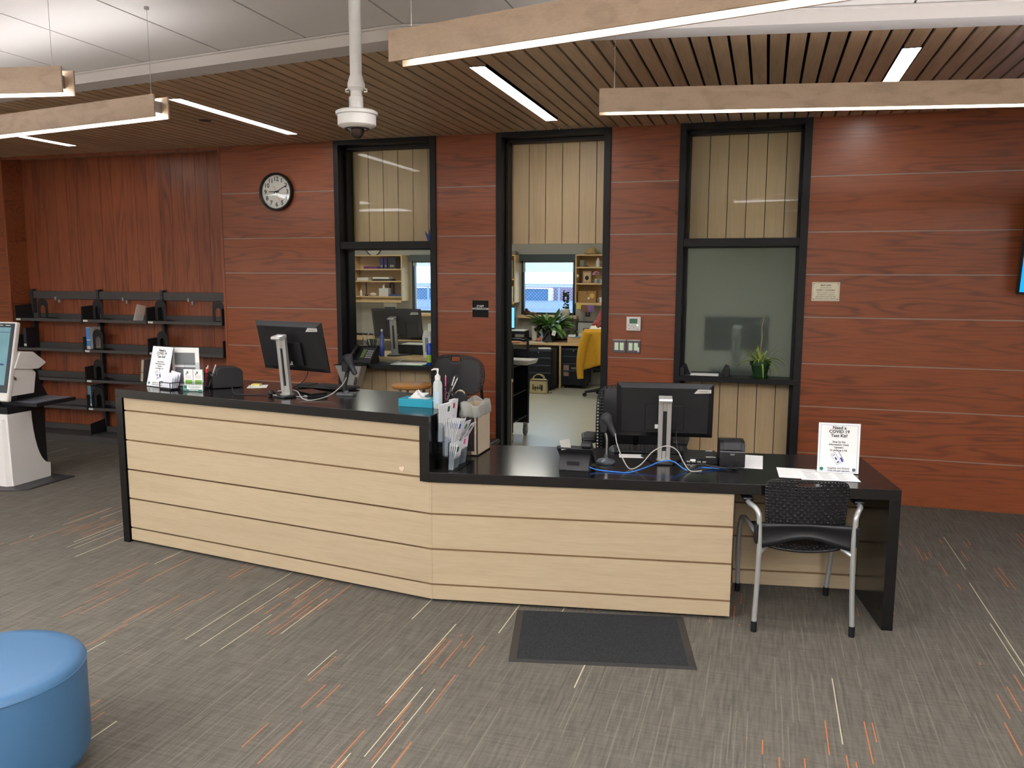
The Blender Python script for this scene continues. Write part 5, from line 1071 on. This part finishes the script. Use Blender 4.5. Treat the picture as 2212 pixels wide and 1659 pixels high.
def wall_switch(x,z,lab): 
    t=thing('wall_switch',lab,'light switch',(x,FW,z),0,'grey wall switches in the workroom'); MB().box(-.038,.038,-.008,-.001,-.06,.06).build('plate',plain('switch_plate_dark',(70,72,74)),t,bevel=.002); MB().box(-.014,.014,-.012,-.008,-.03,.03).build('rocker',plain('rocker_grey',(130,132,130)),t,bevel=.001)
wall_switch(-2.84,1.2,'grey wall switch below the keepsake shelf'); wall_switch(-6.78,1.16,'grey wall switch below the left shelf seen through the clear window')
t=thing('wall_clock','wall clock high on the far workroom wall, cut off by the window rail','clock',(-6.77,FW,2.31)); K=Matrix.Rotation(PI/2,4,'X')
MB(K).lathe([(.0,.0),(.15,.0),(.152,.035),(.14,.04),(.135,.02)],40,cap=False).build('rim',plain('rim_dark_grey',(66,66,68)),t); MB(K).lathe([(.0,.016),(.136,.016),(.136,.02),(.0,.02)],40,cap=False).build('face',MATS['clock_face'],t)
for h in range(1,13): a=PI/2-h*PI/6; text(str(h),.036,(.105*math.cos(a),-.022,.105*math.sin(a)),ink,t,name='numeral')
# things on shelf A (through the clear window)
def simple(name,lab,cat,mb,mat_,loc=(0,0,0),group=None,**k):
    o=mb.build(name,mat_,**k); o.location=loc; return tag(o,lab,cat,group)
y_=FW-.16
for i,(x,c,l) in enumerate([(-6.50,(52,40,98),'dark purple binder on the top shelf seen through the clear window'),(-6.42,(44,36,80),'dark indigo binder between purple and black ones on the top shelf'),(-6.30,(38,38,44),'wide black binder at the right of the top shelf group')]):
    t=thing('binder',l,'binder',(x,y_,1.93),0,'dark binders on the far top shelf'); wd=.03 if i<2 else .075; MB().box(-wd,wd,-.1,.1,0,.19).build('cover',plain('binder_c%d'%i,c),t,bevel=.003); MB().box(-wd*.5,wd*.5,-.1015,-.1,.03,.07).build('spine_label',plain('spine_grey',(130,130,130)),t,smooth=0)
simple('storage_tray','purple flat tray at the left of the top shelf in the clear window','tray',MB().box(-.13,.13,-.1,.1,0,.045),plain('tray_purple',(110,44,110)),(-6.72,y_,1.93),bevel=.004)
simple('router_box','white flat box at the left of the middle shelf','box',MB().box(-.11,.11,-.08,.08,0,.055),white_plastic,(-6.89,y_,1.72),bevel=.006); simple('dvd_drive','white flat drive lying on a black box, middle shelf','device',MB().box(-.16,.16,-.1,.1,.03,.065),white_plastic,(-6.52,y_,1.72),bevel=.004); simple('flat_box','black flat box under the white drive, middle shelf','box',MB().box(-.15,.2,-.1,.1,0,.029),black_plastic,(-6.52,y_,1.72),bevel=.003)
t=thing('tissue_box','white patterned tissue cube on the lower shelf seen through the clear window','tissue box',(-6.47,y_-.04,1.45)); MB().box(-.09,.09,-.06,.06,0,.14).build('carton',plain('carton_speckle',(214,210,206),var=.35,scale=60),t,bevel=.003); MB().tube([(-.02,0,.14),(-.03,0,.18),(-.01,0,.215)],[.02,.022,.008],8).build('tissue',paper,t)
simple('glue_bottle','small white bottle at the left of the lower shelf in the clear window','bottle',MB().lathe([(.02,0),(.022,.08),(.008,.1),(.008,.13)],14),white_plastic,(-6.93,y_-.06,1.45)); simple('brush','black brush standing in a green base on the lower shelf','brush',MB().lathe([(.03,0),(.03,.02),(.01,.025),(.012,.24)],12),black_plastic,(-6.83,y_-.05,1.45)); simple('white_ornament','low white object beside the brush on the lower shelf','ornament',MB().ball((0,0,.03),.05,12,(1.3,.7,.6)),white_plastic,(-6.70,y_-.05,1.45)); simple('black_stapler','black rounded handle standing behind the tissue cube','tool',MB().tube(spline([(-.03,0,0),(-.03,0,.2),(0,0,.25),(.03,0,.2),(.03,0,0)],6),.018,8),black_plastic,(-6.38,y_+.06,1.45)); simple('tablet_case','flat blue case lying at the right of the lower shelf','case',MB().box(-.12,.12,-.09,.09,0,.035),plain('case_blue',(56,80,130)),(-6.24,y_-.03,1.45),bevel=.004)
# binders on shelf B (left of the workroom window)
for z,n,x0 in ((1.765,4,-4.19),(1.385,5,-4.26)):
    for i in range(n):
        x=x0+.045*i; h=.30 if z>1.7 else .25
        if x>-4.06: break
        t=thing('binder','white binder on the shelf left of the workroom window','binder',(x,y_-.02,z+.001),0,'white binders on the shelf left of the window'); MB(Matrix.Rotation(.0 if z>1.7 else .05*(i%2),4,'Y')).box(-.018,.018,-.11,.11,0,h).build('cover',plain('binder_white',(196,200,196),var=.05),t,bevel=.003); MB().box(-.012,.012,-.112,-.11,h*.3,h*.7).build('spine_label',plain('spine_pale',(214,214,206)),t,smooth=0)
simple('book_pile','pile of flat books on top of the shelf left of the window','books',MB().box(-.12,.08,-.1,.1,0,.02).box(-.1,.09,-.09,.09,.02,.045).box(-.09,.07,-.09,.08,.045,.06),plain('pile_mixed',(130,126,110),var=.5,scale=9),(-4.12,y_,2.166),bevel=.002)
# keepsakes on shelf C
def yz(y): return y
t=thing('straw_hat','straw hat on top of the right workroom shelf','hat',(-2.76,y_,2.166)); straw=plain('straw',(186,156,104),rough=.8,var=.2,scale=90,bump=.3)
MB().lathe([(.13,.028),(.11,.008),(.078,.004),(.076,.02),(.072,.09),(.055,.108),(.0,.10)],28,cap=False).build('hat_body',straw,t,solid=.003); MB().lathe([(.0785,.012),(.0765,.030)],28,cap=False).build('hat_band',plain('band_brown',(70,50,34)),t)
simple('glass_jar','glass jar candle on the top keepsake shelf','jar',MB().lathe([(.0,0),(.045,0),(.05,.01),(.05,.085),(.045,.09),(.045,.11)],20),plain('jar_grey_green',(130,132,118),rough=.2),(-2.895,y_-.06,1.966)); simple('spotted_bottle','white spotted bottle on the top keepsake shelf','bottle',MB().lathe([(.0,0),(.036,0),(.038,.01),(.036,.09),(.016,.12),(.02,.135),(.0,.15)],20),plain('bottle_spotted',(212,210,206),var=.3,scale=60),(-2.635,y_-.06,1.966)); simple('small_stone','tiny dark object beside the jar on the top keepsake shelf','ornament',MB().ball((0,0,.015),.016,8,(1.4,1,.7)),plain('stone_dark',(60,52,48)),(-2.82,y_-.08,1.966)); simple('brown_bottle','brown figurine at the right end of the top keepsake shelf','ornament',MB().lathe([(.0,0),(.04,0),(.045,.04),(.02,.08),(.03,.11),(0,.13)],16),plain('figurine_brown',(120,72,54)),(-2.55,y_-.06,1.966))
t=thing('framed_picture','small wooden framed print on the middle keepsake shelf','picture',(-2.82,y_-.04,1.701)); MB().box(-.07,.07,0,.012,0,.2).build('frame',plain('frame_tan',(176,146,112)),t,bevel=.002); MB().box(-.05,.05,-.001,0,.03,.17).build('print',plain('print_sepia',(196,170,136),var=.3,scale=30),t,smooth=0); MB().ball((0,-.002,.085),.032,12,(1,.06,1.2)).build('dark_figure',black_plastic,t)
t=thing('flower_vase','glass vase of pink flowers on the middle keepsake shelf','vase',(-2.66,y_-.06,1.701)); MB().lathe([(.0,0),(.036,0),(.038,.05),(.026,.065),(.026,.07)],16).build('vase',plain('vase_glass',(140,156,160),rough=.15),t)
rf=random.Random(9)
q=MB()
for k in range(40):
    a=rf.random()*2*PI; e=rf.random()*1.1; q.ball((.075*math.sin(e)*math.cos(a),.05*math.sin(e)*math.sin(a),.10+.085*math.cos(e)),.013,6)
q.build('blossoms',plain('blossom_pink',(206,150,182),var=.3,scale=50),t)['kind']='stuff'
simple('small_cup','small blue and white cup at the right of the middle keepsake shelf','cup',MB().lathe([(.0,0),(.024,0),(.026,.06),(.022,.058)],14),plain('cup_pale',(170,186,196)),(-2.575,y_-.05,1.701)); simple('white_owl','small white figurine hanging at the left of the middle keepsake shelf','ornament',MB().ball((0,0,.03),.02,10,(1,.7,1.5)),white_plastic,(-2.955,y_-.13,1.79)); simple('dark_cup','small dark jar at the left of the middle keepsake shelf','jar',MB().lathe([(.0,0),(.018,0),(.02,.05)],12),dark_plastic,(-2.93,y_-.06,1.701))
t=thing('wicker_box','woven wicker box with round badges on the lowest keepsake shelf','box',(-2.79,y_-.02,1.386)); wk=plain('wicker',(160,122,76),rough=.8,var=.35,scale=110,bump=.5); MB().box(-.16,.14,-.1,.1,0,.185).build('box_body',wk,t,bevel=.008)
for (x,z,r_,c) in ((.075,.11,.04,(214,176,90)),(.02,.07,.022,(214,206,200))): MB(Matrix.Translation((x,-.101,z))@Matrix.Rotation(PI/2,4,'X')).lathe([(r_,0),(r_,.005)],18).build('badge',plain('badge_%d'%c[0]+str(c[2]),c),t)
MB().box(-.012,-.006,-.106,-.1,.13,.185).build('clasp',black_plastic,t)
t=thing('mug','white mug at the right end of the lowest keepsake shelf','mug',(-2.575,y_-.04,1.386)); MB().lathe([(.0,0),(.034,0),(.036,.085),(.03,.085),(.028,.01)],18,cap=False).build('mug_body',white_plastic,t); MB().tube([(-.034,0,.07),(-.06,0,.065),(-.064,0,.04),(-.055,0,.02),(-.034,0,.018)],.006,6).build('handle',white_plastic,t)
for x,w2,c,l in ((-2.92,.045,(206,190,90),'small yellow snapshot hanging from the keepsake shelf'),(-2.835,.05,(120,84,60),'small orange and black snapshot hanging from the keepsake shelf'),(-2.725,.055,(126,96,150),'purple group snapshot hanging from the keepsake shelf')): simple('snapshot',l,'photo',MB().box(-w2,w2,-.002,0,-.11 if x>-2.9 else -.07,.0),plain('snap_%d'%c[0],c,var=.7,scale=26),(x,FW-.315,1.352 if x<-2.9 else 1.345),smooth=0)
# window sill ornaments
simple('brown_figurine','dark brown figurine at the left of the workroom window sill','ornament',MB().ball((0,0,.04),.05,12,(1.2,.6,.8)).ball((.02,0,.09),.03,10),plain('figurine_dark',(58,38,30)),(-3.90,FW-.1,1.151)); simple('brown_cat','brown animal figurine beside it on the workroom window sill','ornament',MB().ball((0,0,.03),.04,12,(2.0,.7,.75)).ball((-.06,0,.06),.025,10),plain('figurine_mid',(104,70,48)),(-3.78,FW-.1,1.151))
t=thing('potted_succulent','tall dark leafy plant in a white head shaped pot on the workroom window sill','potted plant',(-3.20,FW-.08,1.151)); MB().lathe([(.0,0),(.05,0),(.075,.05),(.07,.10),(.05,.12)],18).build('pot',plain('pot_cream',(204,196,176)),t); q=MB()
for k in range(60):
    z=.12+.30*rf.random(); a=rf.random()*2*PI; q.ball((.04*math.cos(a),.025*math.sin(a),z),.018,6,(1.2,.5,.7))
q.build('leaves',plain('leaf_dark',(30,52,34)),t,smooth=0)['kind']='stuff'
# big peace lily on the counter
t=thing('peace_lily','large peace lily in a black pot on the workroom counter','potted plant',(-3.40,13.28,CT)); MB().lathe([(.0,0),(.095,0),(.135,.21),(.16,.215),(.165,.24),(.13,.24),(.12,.2),(0,.2)],30,cap=False).build('pot',plain('pot_black',(24,26,32),rough=.4),t); q=MB(); r5=random.Random(12)
def lily(mb,az,ln,up,droop,wd):
    d=Vector((math.cos(az),math.sin(az)*.7,0)); side=Vector((-d.y,d.x,.15)).normalized(); vs=[]; n=8; s0=Vector((.04*math.cos(az),.03*math.sin(az),.22))
    for i in range(n+1):
        s_=i/n; p=s0+d*ln*s_+Vector((0,0,up*s_*2-droop*s_*s_*1.6)); w_=wd*(math.sin(PI*max(0,(s_-.3)/.7))**.8 if s_>.3 else .08); vs+=[p-side*w_,p+Vector((0,0,-w_*.35)),p+side*w_]
    mb.add(vs,[f for i in range(n) for f in ((3*i,3*i+3,3*i+4,3*i+1),(3*i+1,3*i+4,3*i+5,3*i+2))],r5.random())
for k in range(105): lily(q,2*PI*k*.618,.16+.26*r5.random(),.06+.16*r5.random(),.05+.16*r5.random(),.034+.018*r5.random())
lf=wood('lily_leaf',(104,142,72),(50,88,48),(6,6,6),freq=2,rough=.4,streak=.2,rings=.5,tone=.35); q.build('leaves',lf,t,smooth=60)
t=thing('water_plant','thin bamboo cutting in a glass jar on the counter right of the peace lily','potted plant',(-3.05,13.40,CT)); MB().lathe([(.0,0),(.05,0),(.052,.10),(.035,.13),(.035,.15)],18).build('jar',plain('jar_green_glass',(120,140,130),rough=.15),t); MB().tube(spline([(0,0,.05),(.01,0,.2),(-.01,0,.32),(.01,0,.5)],6),.006,6).build('stem',plain('stem_olive',(84,92,54)),t); q=MB()
for k in range(9): lily(q,k*2.3,.09,.02,.08,.012)
q.build('leaves',lf,t,loc=(0,0,-.04))
# phone, box, frame etc on the counter
t=thing('desk_phone','black desk phone standing in front of the peace lily pot','telephone',(-3.36,13.06,CT),.1); MB(Matrix.Rotation(-.35,4,'Y')).prism([(-.07,0),(.09,0),(.10,.17),(.05,.19),(-.06,.03)],-.06,.06,'x').build('body',black_plastic,t,bevel=.004); MB().tube([(-.11,-.04,.03),(-.03,0,.17)],.018,8).build('handset',black_plastic,t); MB(Matrix.Translation((.07,-.07,.12))@Matrix.Rotation(.3,4,'Y')).box(-.03,.03,0,.003,0,.08).build('note_card',paper,t,smooth=0)
simple('sticky_note','yellow sticky note on the front edge of the workroom counter','note',MB().box(-.03,.03,-.03,.03,0,.004),plain('note_yellow',(222,214,130)),(-3.33,12.995,CT+.001),smooth=0)
t=thing('cardboard_box','low tan box with papers and an open book on the workroom counter','box',(-2.93,13.12,CT)); MB().box(-.12,.12,-.1,.12,0,.095).build('box_body',plain('cardboard_tan',(192,162,120)),t,bevel=.002); MB().box(-.04,.13,-.11,.08,.095,.10).build('blue_folder',plain('folder_blue',(130,170,190)),t,smooth=0); MB(Matrix.Rotation(.15,4,'Z')).box(-.12,.0,-.09,.06,.10,.13).build('open_book',paper,t,bevel=.004)
t=thing('framed_picture','black framed purple picture standing at the right end of the counter','picture',(-2.86,13.50,CT+.03)); MB(Matrix.Rotation(-.12,4,'X')).box(-.15,.17,0,.015,0,.30).build('frame',black_plastic,t,bevel=.002); MB(Matrix.Rotation(-.12,4,'X')).box(-.13,.15,-.001,0,.02,.28).build('mount',plain('mount_grey',(178,180,176)),t,smooth=0); MB(Matrix.Rotation(-.12,4,'X')).box(-.04,.10,-.002,-.001,.09,.19).build('print',plain('print_purple',(110,84,140),var=.5,scale=30),t,smooth=0)
t=thing('owl_clock','white owl shaped desk clock before the framed picture','clock',(-2.88,13.33,CT)); MB(Matrix.Rotation(PI/2,4,'X')).lathe([(.05,-.015),(.055,0),(.05,.015)],20,c=(0,.055,0)).build('body',white_plastic,t); MB().prism([(-.05,.09),(-.052,.15),(-.03,.14),(.03,.14),(.052,.15),(.05,.09)],-.012,.012,'y').build('ears',white_plastic,t,bevel=.006); MB(Matrix.Rotation(PI/2,4,'X')).lathe([(.036,.0155),(.036,.017)],18,c=(0,.055,0)).build('face',plain('owl_face_plum',(96,60,80),var=.5,scale=40),t)
# left end of the counter: white router, lamp, papers, cables, screen
simple('white_speaker','tall white rounded speaker left of the peace lily','speaker',MB().box(-.05,.05,-.04,.04,0,.26),plain('speaker_cream',(200,196,186)),(-3.66,13.25,CT),bevel=.02,seg=3)
t=thing('desk_lamp','black desk lamp arm leaning beside the peace lily','lamp',(-3.58,13.2,CT)); MB().lathe([(.0,0),(.06,0),(.06,.015),(0,.02)],18,cap=False).tube([(0,0,.01),(.03,0,.10),(-.06,0,.20)],.012,8).build('arm',black_plastic,t); MB().tube([(-.07,0,.19),(.03,-.0,.24)],[.03,.018],10).build('head',black_plastic,t)
t=thing('paper_shelf','black desktop paper shelf with papers at the left end of the counter','tray',(-3.92,13.22,CT)); MB().box(-.13,.13,-.14,.14,.12,.17).box(-.13,-.12,-.14,.14,0,.12).box(.12,.13,-.14,.14,0,.12).build('shelf_body',black_plastic,t,bevel=.003); MB().box(-.12,.13,-.13,.1,.171,.19).build('papers',paper,t,smooth=0)
t=thing('monitor','blue lit computer screen at the left edge of the doorway view','monitor',(-4.17,13.15,CT)); MB().box(-.30,.19,0,.03,.20,.57).build('shell',black_plastic,t,bevel=.004); MB().box(-.29,.18,-.002,0,.22,.555).build('screen',emis('screen_pale_blue',(96,160,236),1.0),t,smooth=0); MB().tube([(-.05,.05,.01),(-.05,.04,.3)],.02,8).box(-.15,.05,-.05,.12,0,.012).build('stand',black_plastic,t)
sheet('scattered white papers on the counter in front of the peace lily',(-3.62,13.06,CT),.2,.34,.16,n=2); simple('desk_toy','small orange and white figure on the counter','toy',MB().ball((0,0,.04),.03,10,(1.3,.8,1)).ball((.03,0,.075),.02,8),plain('toy_orange',(214,120,70),var=.5,scale=30),(-3.55,13.1,CT)); simple('water_bottle','small clear bottle on the counter beside the desk phone','bottle',MB().lathe([(.0,0),(.026,0),(.027,.10),(.012,.13),(.012,.155)],14),plain('bottle_clear_blue',(150,170,190),rough=.15),(-3.50,13.12,CT))
# chair with the mustard cardigan and the person sitting on it
t=thing('office_chair','black office chair under the mustard cardigan in the workroom','chair',(-2.27,12.25,0),.0)
MB().box(-.25,.25,-.23,-.19,.52,1.0).build('backrest',black_plastic,t,bevel=.03,seg=3); MB().box(-.25,.25,-.22,.25,.42,.49).build('seat',MATS['seat_fabric_black'],t,bevel=.03,seg=3); MB().tube([(0,0,.1),(0,0,.42)],.03,10).tube([(0,-.1,.44),(0,-.24,.46),(0,-.22,.6)],.02,8).build('spine',black_metal,t)
for k in range(5):
    a=2*PI*k/5+PI+.25; e=Vector((.31*math.cos(a),.31*math.sin(a),.07)); MB().tube([(0,0,.12),tuple(e)],[.032,.018],8).build('base_arm',black_plastic,t); MB(Matrix.Translation((e.x,e.y,.03))@Matrix.Rotation(PI/2,4,'X')).lathe([(.03,-.022),(.03,.022)],14).build('caster',black_plastic,t)
must=plain('mustard_knit',(196,146,36),rough=.85,var=.12,scale=26,bump=.3)
t=thing('cardigan','mustard yellow cardigan hanging over the workroom chair back, one sleeve down','cardigan',(-2.27,12.25,0))
def card(u,v):
    x=-.285+.56*u; z=1.02-.56*v+.18*v*(u-.2)*1.0; return Vector((x*(1+.06*v),-.255-.02*math.sin(u*17)*v-.012*math.sin(u*31+2)*v,z))
MB().grid(card,30,14).grid(lambda u,v: Vector((-.285+.56*u,-.255+.1*v,1.02+.012*math.sin(PI*v))),30,4).build('body',must,t,solid=.012)
MB().tube(spline([(-.235,-.27,.99),(-.28,-.28,.85),(-.32,-.29,.65),(-.335,-.28,.45),(-.325,-.28,.30)],6),[.075-.0012*i for i in range(25)],12).build('sleeve',must,t)
# skinned bodies
def skin_body(name,joints,edges,mat_,parent,root=0,sub=2):
    me=bpy.data.meshes.new(name); me.from_pydata([j[0] for j in joints],edges,[]); me.materials.append(mat_)
    o=bpy.data.objects.new(name,me); C.objects.link(o); o.parent=parent
    md=o.modifiers.new('skin','SKIN'); sv=me.skin_vertices[0].data if me.skin_vertices else None
    if sv is None:
        bpy.context.view_layer.objects.active=o; sv=me.skin_vertices[0].data
    for i,j in enumerate(joints):
        r=j[1]; sv[i].radius=(r,r) if not isinstance(r,tuple) else r; sv[i].use_root=(i==root)
    md.use_smooth_shade=True; s_=o.modifiers.new('sub','SUBSURF'); s_.levels=s_.render_levels=sub
    return o
p=thing('person','seated person with long red hair and cream knit sweater, back turned, beyond the doorway','person',(-2.25,12.30,0))
body=[((0,0,.52),.15),((0,-.02,.70),.135),((0,-.04,.88),.15),((0,-.02,1.03),.13),((0,.0,1.12),.055),((0,.02,1.20),.05),((0,.04,1.28),.09),((0,.05,1.36),.085),
 ((-.17,-.02,1.03),.06),((-.27,.05,.86),.045),((-.24,.30,.79),.038),((-.20,.45,.78),.028),((.17,-.02,1.03),.06),((.27,.05,.86),.045),((.24,.30,.79),.038),((.20,.45,.78),.028),
 ((-.10,.05,.52),.09),((-.12,.45,.52),.07),((-.12,.48,.12),.045),((-.12,.58,.05),.035),((.10,.05,.52),.09),((.12,.45,.52),.07),((.12,.48,.12),.045),((.12,.58,.05),.035)]
E_=[(0,1),(1,2),(2,3),(3,4),(4,5),(5,6),(6,7),(3,8),(8,9),(9,10),(10,11),(3,12),(12,13),(13,14),(14,15),(0,16),(16,17),(17,18),(18,19),(0,20),(20,21),(21,22),(22,23)]
skin_body('body',body,E_,skin,p)
knit=plain('cream_knit',(222,214,194),rough=.9,var=.1,scale=40,bump=.6)
skin_body('sweater',[((0,0,.60),.18),((0,-.02,.74),.17),((0,-.04,.90),.19),((0,-.03,1.03),.165),((0,-.01,1.09),.08),((-.20,-.03,1.01),.095),((-.32,.03,.84),.075),((-.28,.28,.79),.055),((.20,-.03,1.01),.095),((.32,.03,.84),.075),((.28,.28,.79),.055)],[(0,1),(1,2),(2,3),(3,4),(3,5),(5,6),(6,7),(3,8),(8,9),(9,10)],knit,p)
skin_body('trousers',[((0,0,.56),.17),((-.11,.1,.53),.10),((-.12,.45,.52),.08),((-.12,.48,.14),.06),((.11,.1,.53),.10),((.12,.45,.52),.08),((.12,.48,.14),.06)],[(0,1),(1,2),(2,3),(0,4),(4,5),(5,6)],plain('trouser_navy',(34,38,54),rough=.9),p)
hair=wood('red_hair',(150,66,58),(92,34,34),(14,14,2),freq=3,rough=.5,streak=.5,rings=.7,tone=.2)
q=MB(); q.ball((0,.03,1.33),.115,20,(1,1.05,1.1)); 
rh=random.Random(4)
for k in range(46):
    a=PI*(1.0+k/46*1.0)+ .2*math.sin(k); x=.105*math.cos(a); y=.03+.10*math.sin(a); w_=rh.random()
    q.tube(spline([(x*.8,y*.8+.01,1.38),(x*1.15,y*1.15,1.28),(x*1.5+.015*math.sin(k),y*1.3-.02,1.16),(x*1.9-.02+.03*math.sin(k*1.7),y*1.35-.03,1.06+.03*w_),(x*2.1,y*1.3-.03,.98+.06*w_)],4),[.022]*9+[.024]*4+[.018,.014,.008,.004],6)
q.build('hair',hair,p,smooth=70)
# second person: only the forearm and hand show past the left door jamb
p=thing('person','seated person mostly hidden at left, forearm with black bracelet resting on the counter','person',(-4.20,12.20,0))
J=[((0,0,.50),.15),((0,.0,.70),.14),((0,.0,.90),.155),((0,.02,1.02),.12),((0,.03,1.10),.055),((0,.05,1.18),.052),((0,.07,1.26),.09),((0,.08,1.34),.083),
 ((.18,.02,1.01),.06),((.24,.10,.82),.045),((.34,.34,.775),.036),((.43,.42,.768),.026),((.48,.445,.766),.034),
 ((-.18,.02,1.01),.06),((-.25,.10,.82),.045),((-.2,.34,.775),.036),((-.12,.42,.768),.026),((-.08,.445,.766),.034),
 ((-.1,.05,.50),.09),((-.12,.25,.50),.07),((-.12,.27,.12),.045),((-.12,.36,.05),.035),((.1,.05,.50),.09),((.12,.25,.50),.07),((.12,.27,.12),.045),((.12,.36,.05),.035)]
Ed=[(0,1),(1,2),(2,3),(3,4),(4,5),(5,6),(6,7),(3,8),(8,9),(9,10),(10,11),(11,12),(3,13),(13,14),(14,15),(15,16),(16,17),(0,18),(18,19),(19,20),(20,21),(0,22),(22,23),(23,24),(24,25)]
# five fingers on the visible hand
for k,(dy,ln) in enumerate([(-.030,.060),(-.010,.072),(.010,.076),(.029,.068)]):
    b=len(J); J+= [((.505,.450-dy*.9,.768),.0095),((.505+ln*.55,.462-dy*1.1,.774),.0085),((.505+ln,.468-dy*1.1,.757),.0065)]; Ed+=[(12,b),(b,b+1),(b+1,b+2)]
b=len(J); J+=[((.475,.415,.762),.011),((.500,.392,.757),.009),((.520,.385,.752),.007)]; Ed+=[(12,b),(b,b+1),(b+1,b+2)]
skin_body('body',J,Ed,skin,p,sub=2)
skin_body('shirt',[((0,0,.58),.17),((0,0,.72),.17),((0,0,.90),.185),((0,.02,1.02),.15),((.20,.02,1.0),.085),((.26,.10,.85),.07),((-.20,.02,1.0),.085),((-.27,.10,.85),.07)],[(0,1),(1,2),(2,3),(3,4),(4,5),(3,6),(6,7)],plain('shirt_grey_blue',(90,104,120),rough=.9),p)
MB().tube([(.425+.0*math.cos(2*PI*k/16),.418+.030*math.cos(2*PI*k/16),.768+.030*math.sin(2*PI*k/16)) for k in range(16)],.0045,6,closed=True).build('bracelet',black_plastic,p)
MB().ball((0,.06,1.31),.112,18,(1,1,1.08)).build('hair',plain('hair_brown',(72,50,38),rough=.6,var=.3,scale=60),p)
t=thing('office_chair','dark office chair of the hidden seated person at the left of the doorway','chair',(-4.20,12.12,0)); MB().box(-.24,.24,-.24,-.20,.5,.95).build('backrest',black_plastic,t,bevel=.03); MB().box(-.24,.24,-.2,.22,.30,.36).build('seat',MATS['seat_fabric_black'],t,bevel=.03); MB().tube([(0,0,.05),(0,0,.30)],.03,10).tube([(0,-.1,.33),(0,-.22,.36),(0,-.22,.6)],.02,8).build('spine',black_metal,t)
# blue paper bird on the window rail
o=MB(); o.add([(0,0,0),(-.02,0,.05),(-.035,0,.10),(.0,0,.06),(.012,0,.115),(.02,0,.05),(.03,.0,.0)],[(0,1,2,3),(0,3,4,5,6)]); o=o.build('paper_bird',plain('bird_blue',(30,60,150)),solid=.004,smooth=0); o.location=(-3.05,W+.15,2.143); tag(o,'small folded blue paper bird on the rail of the clear window','ornament')
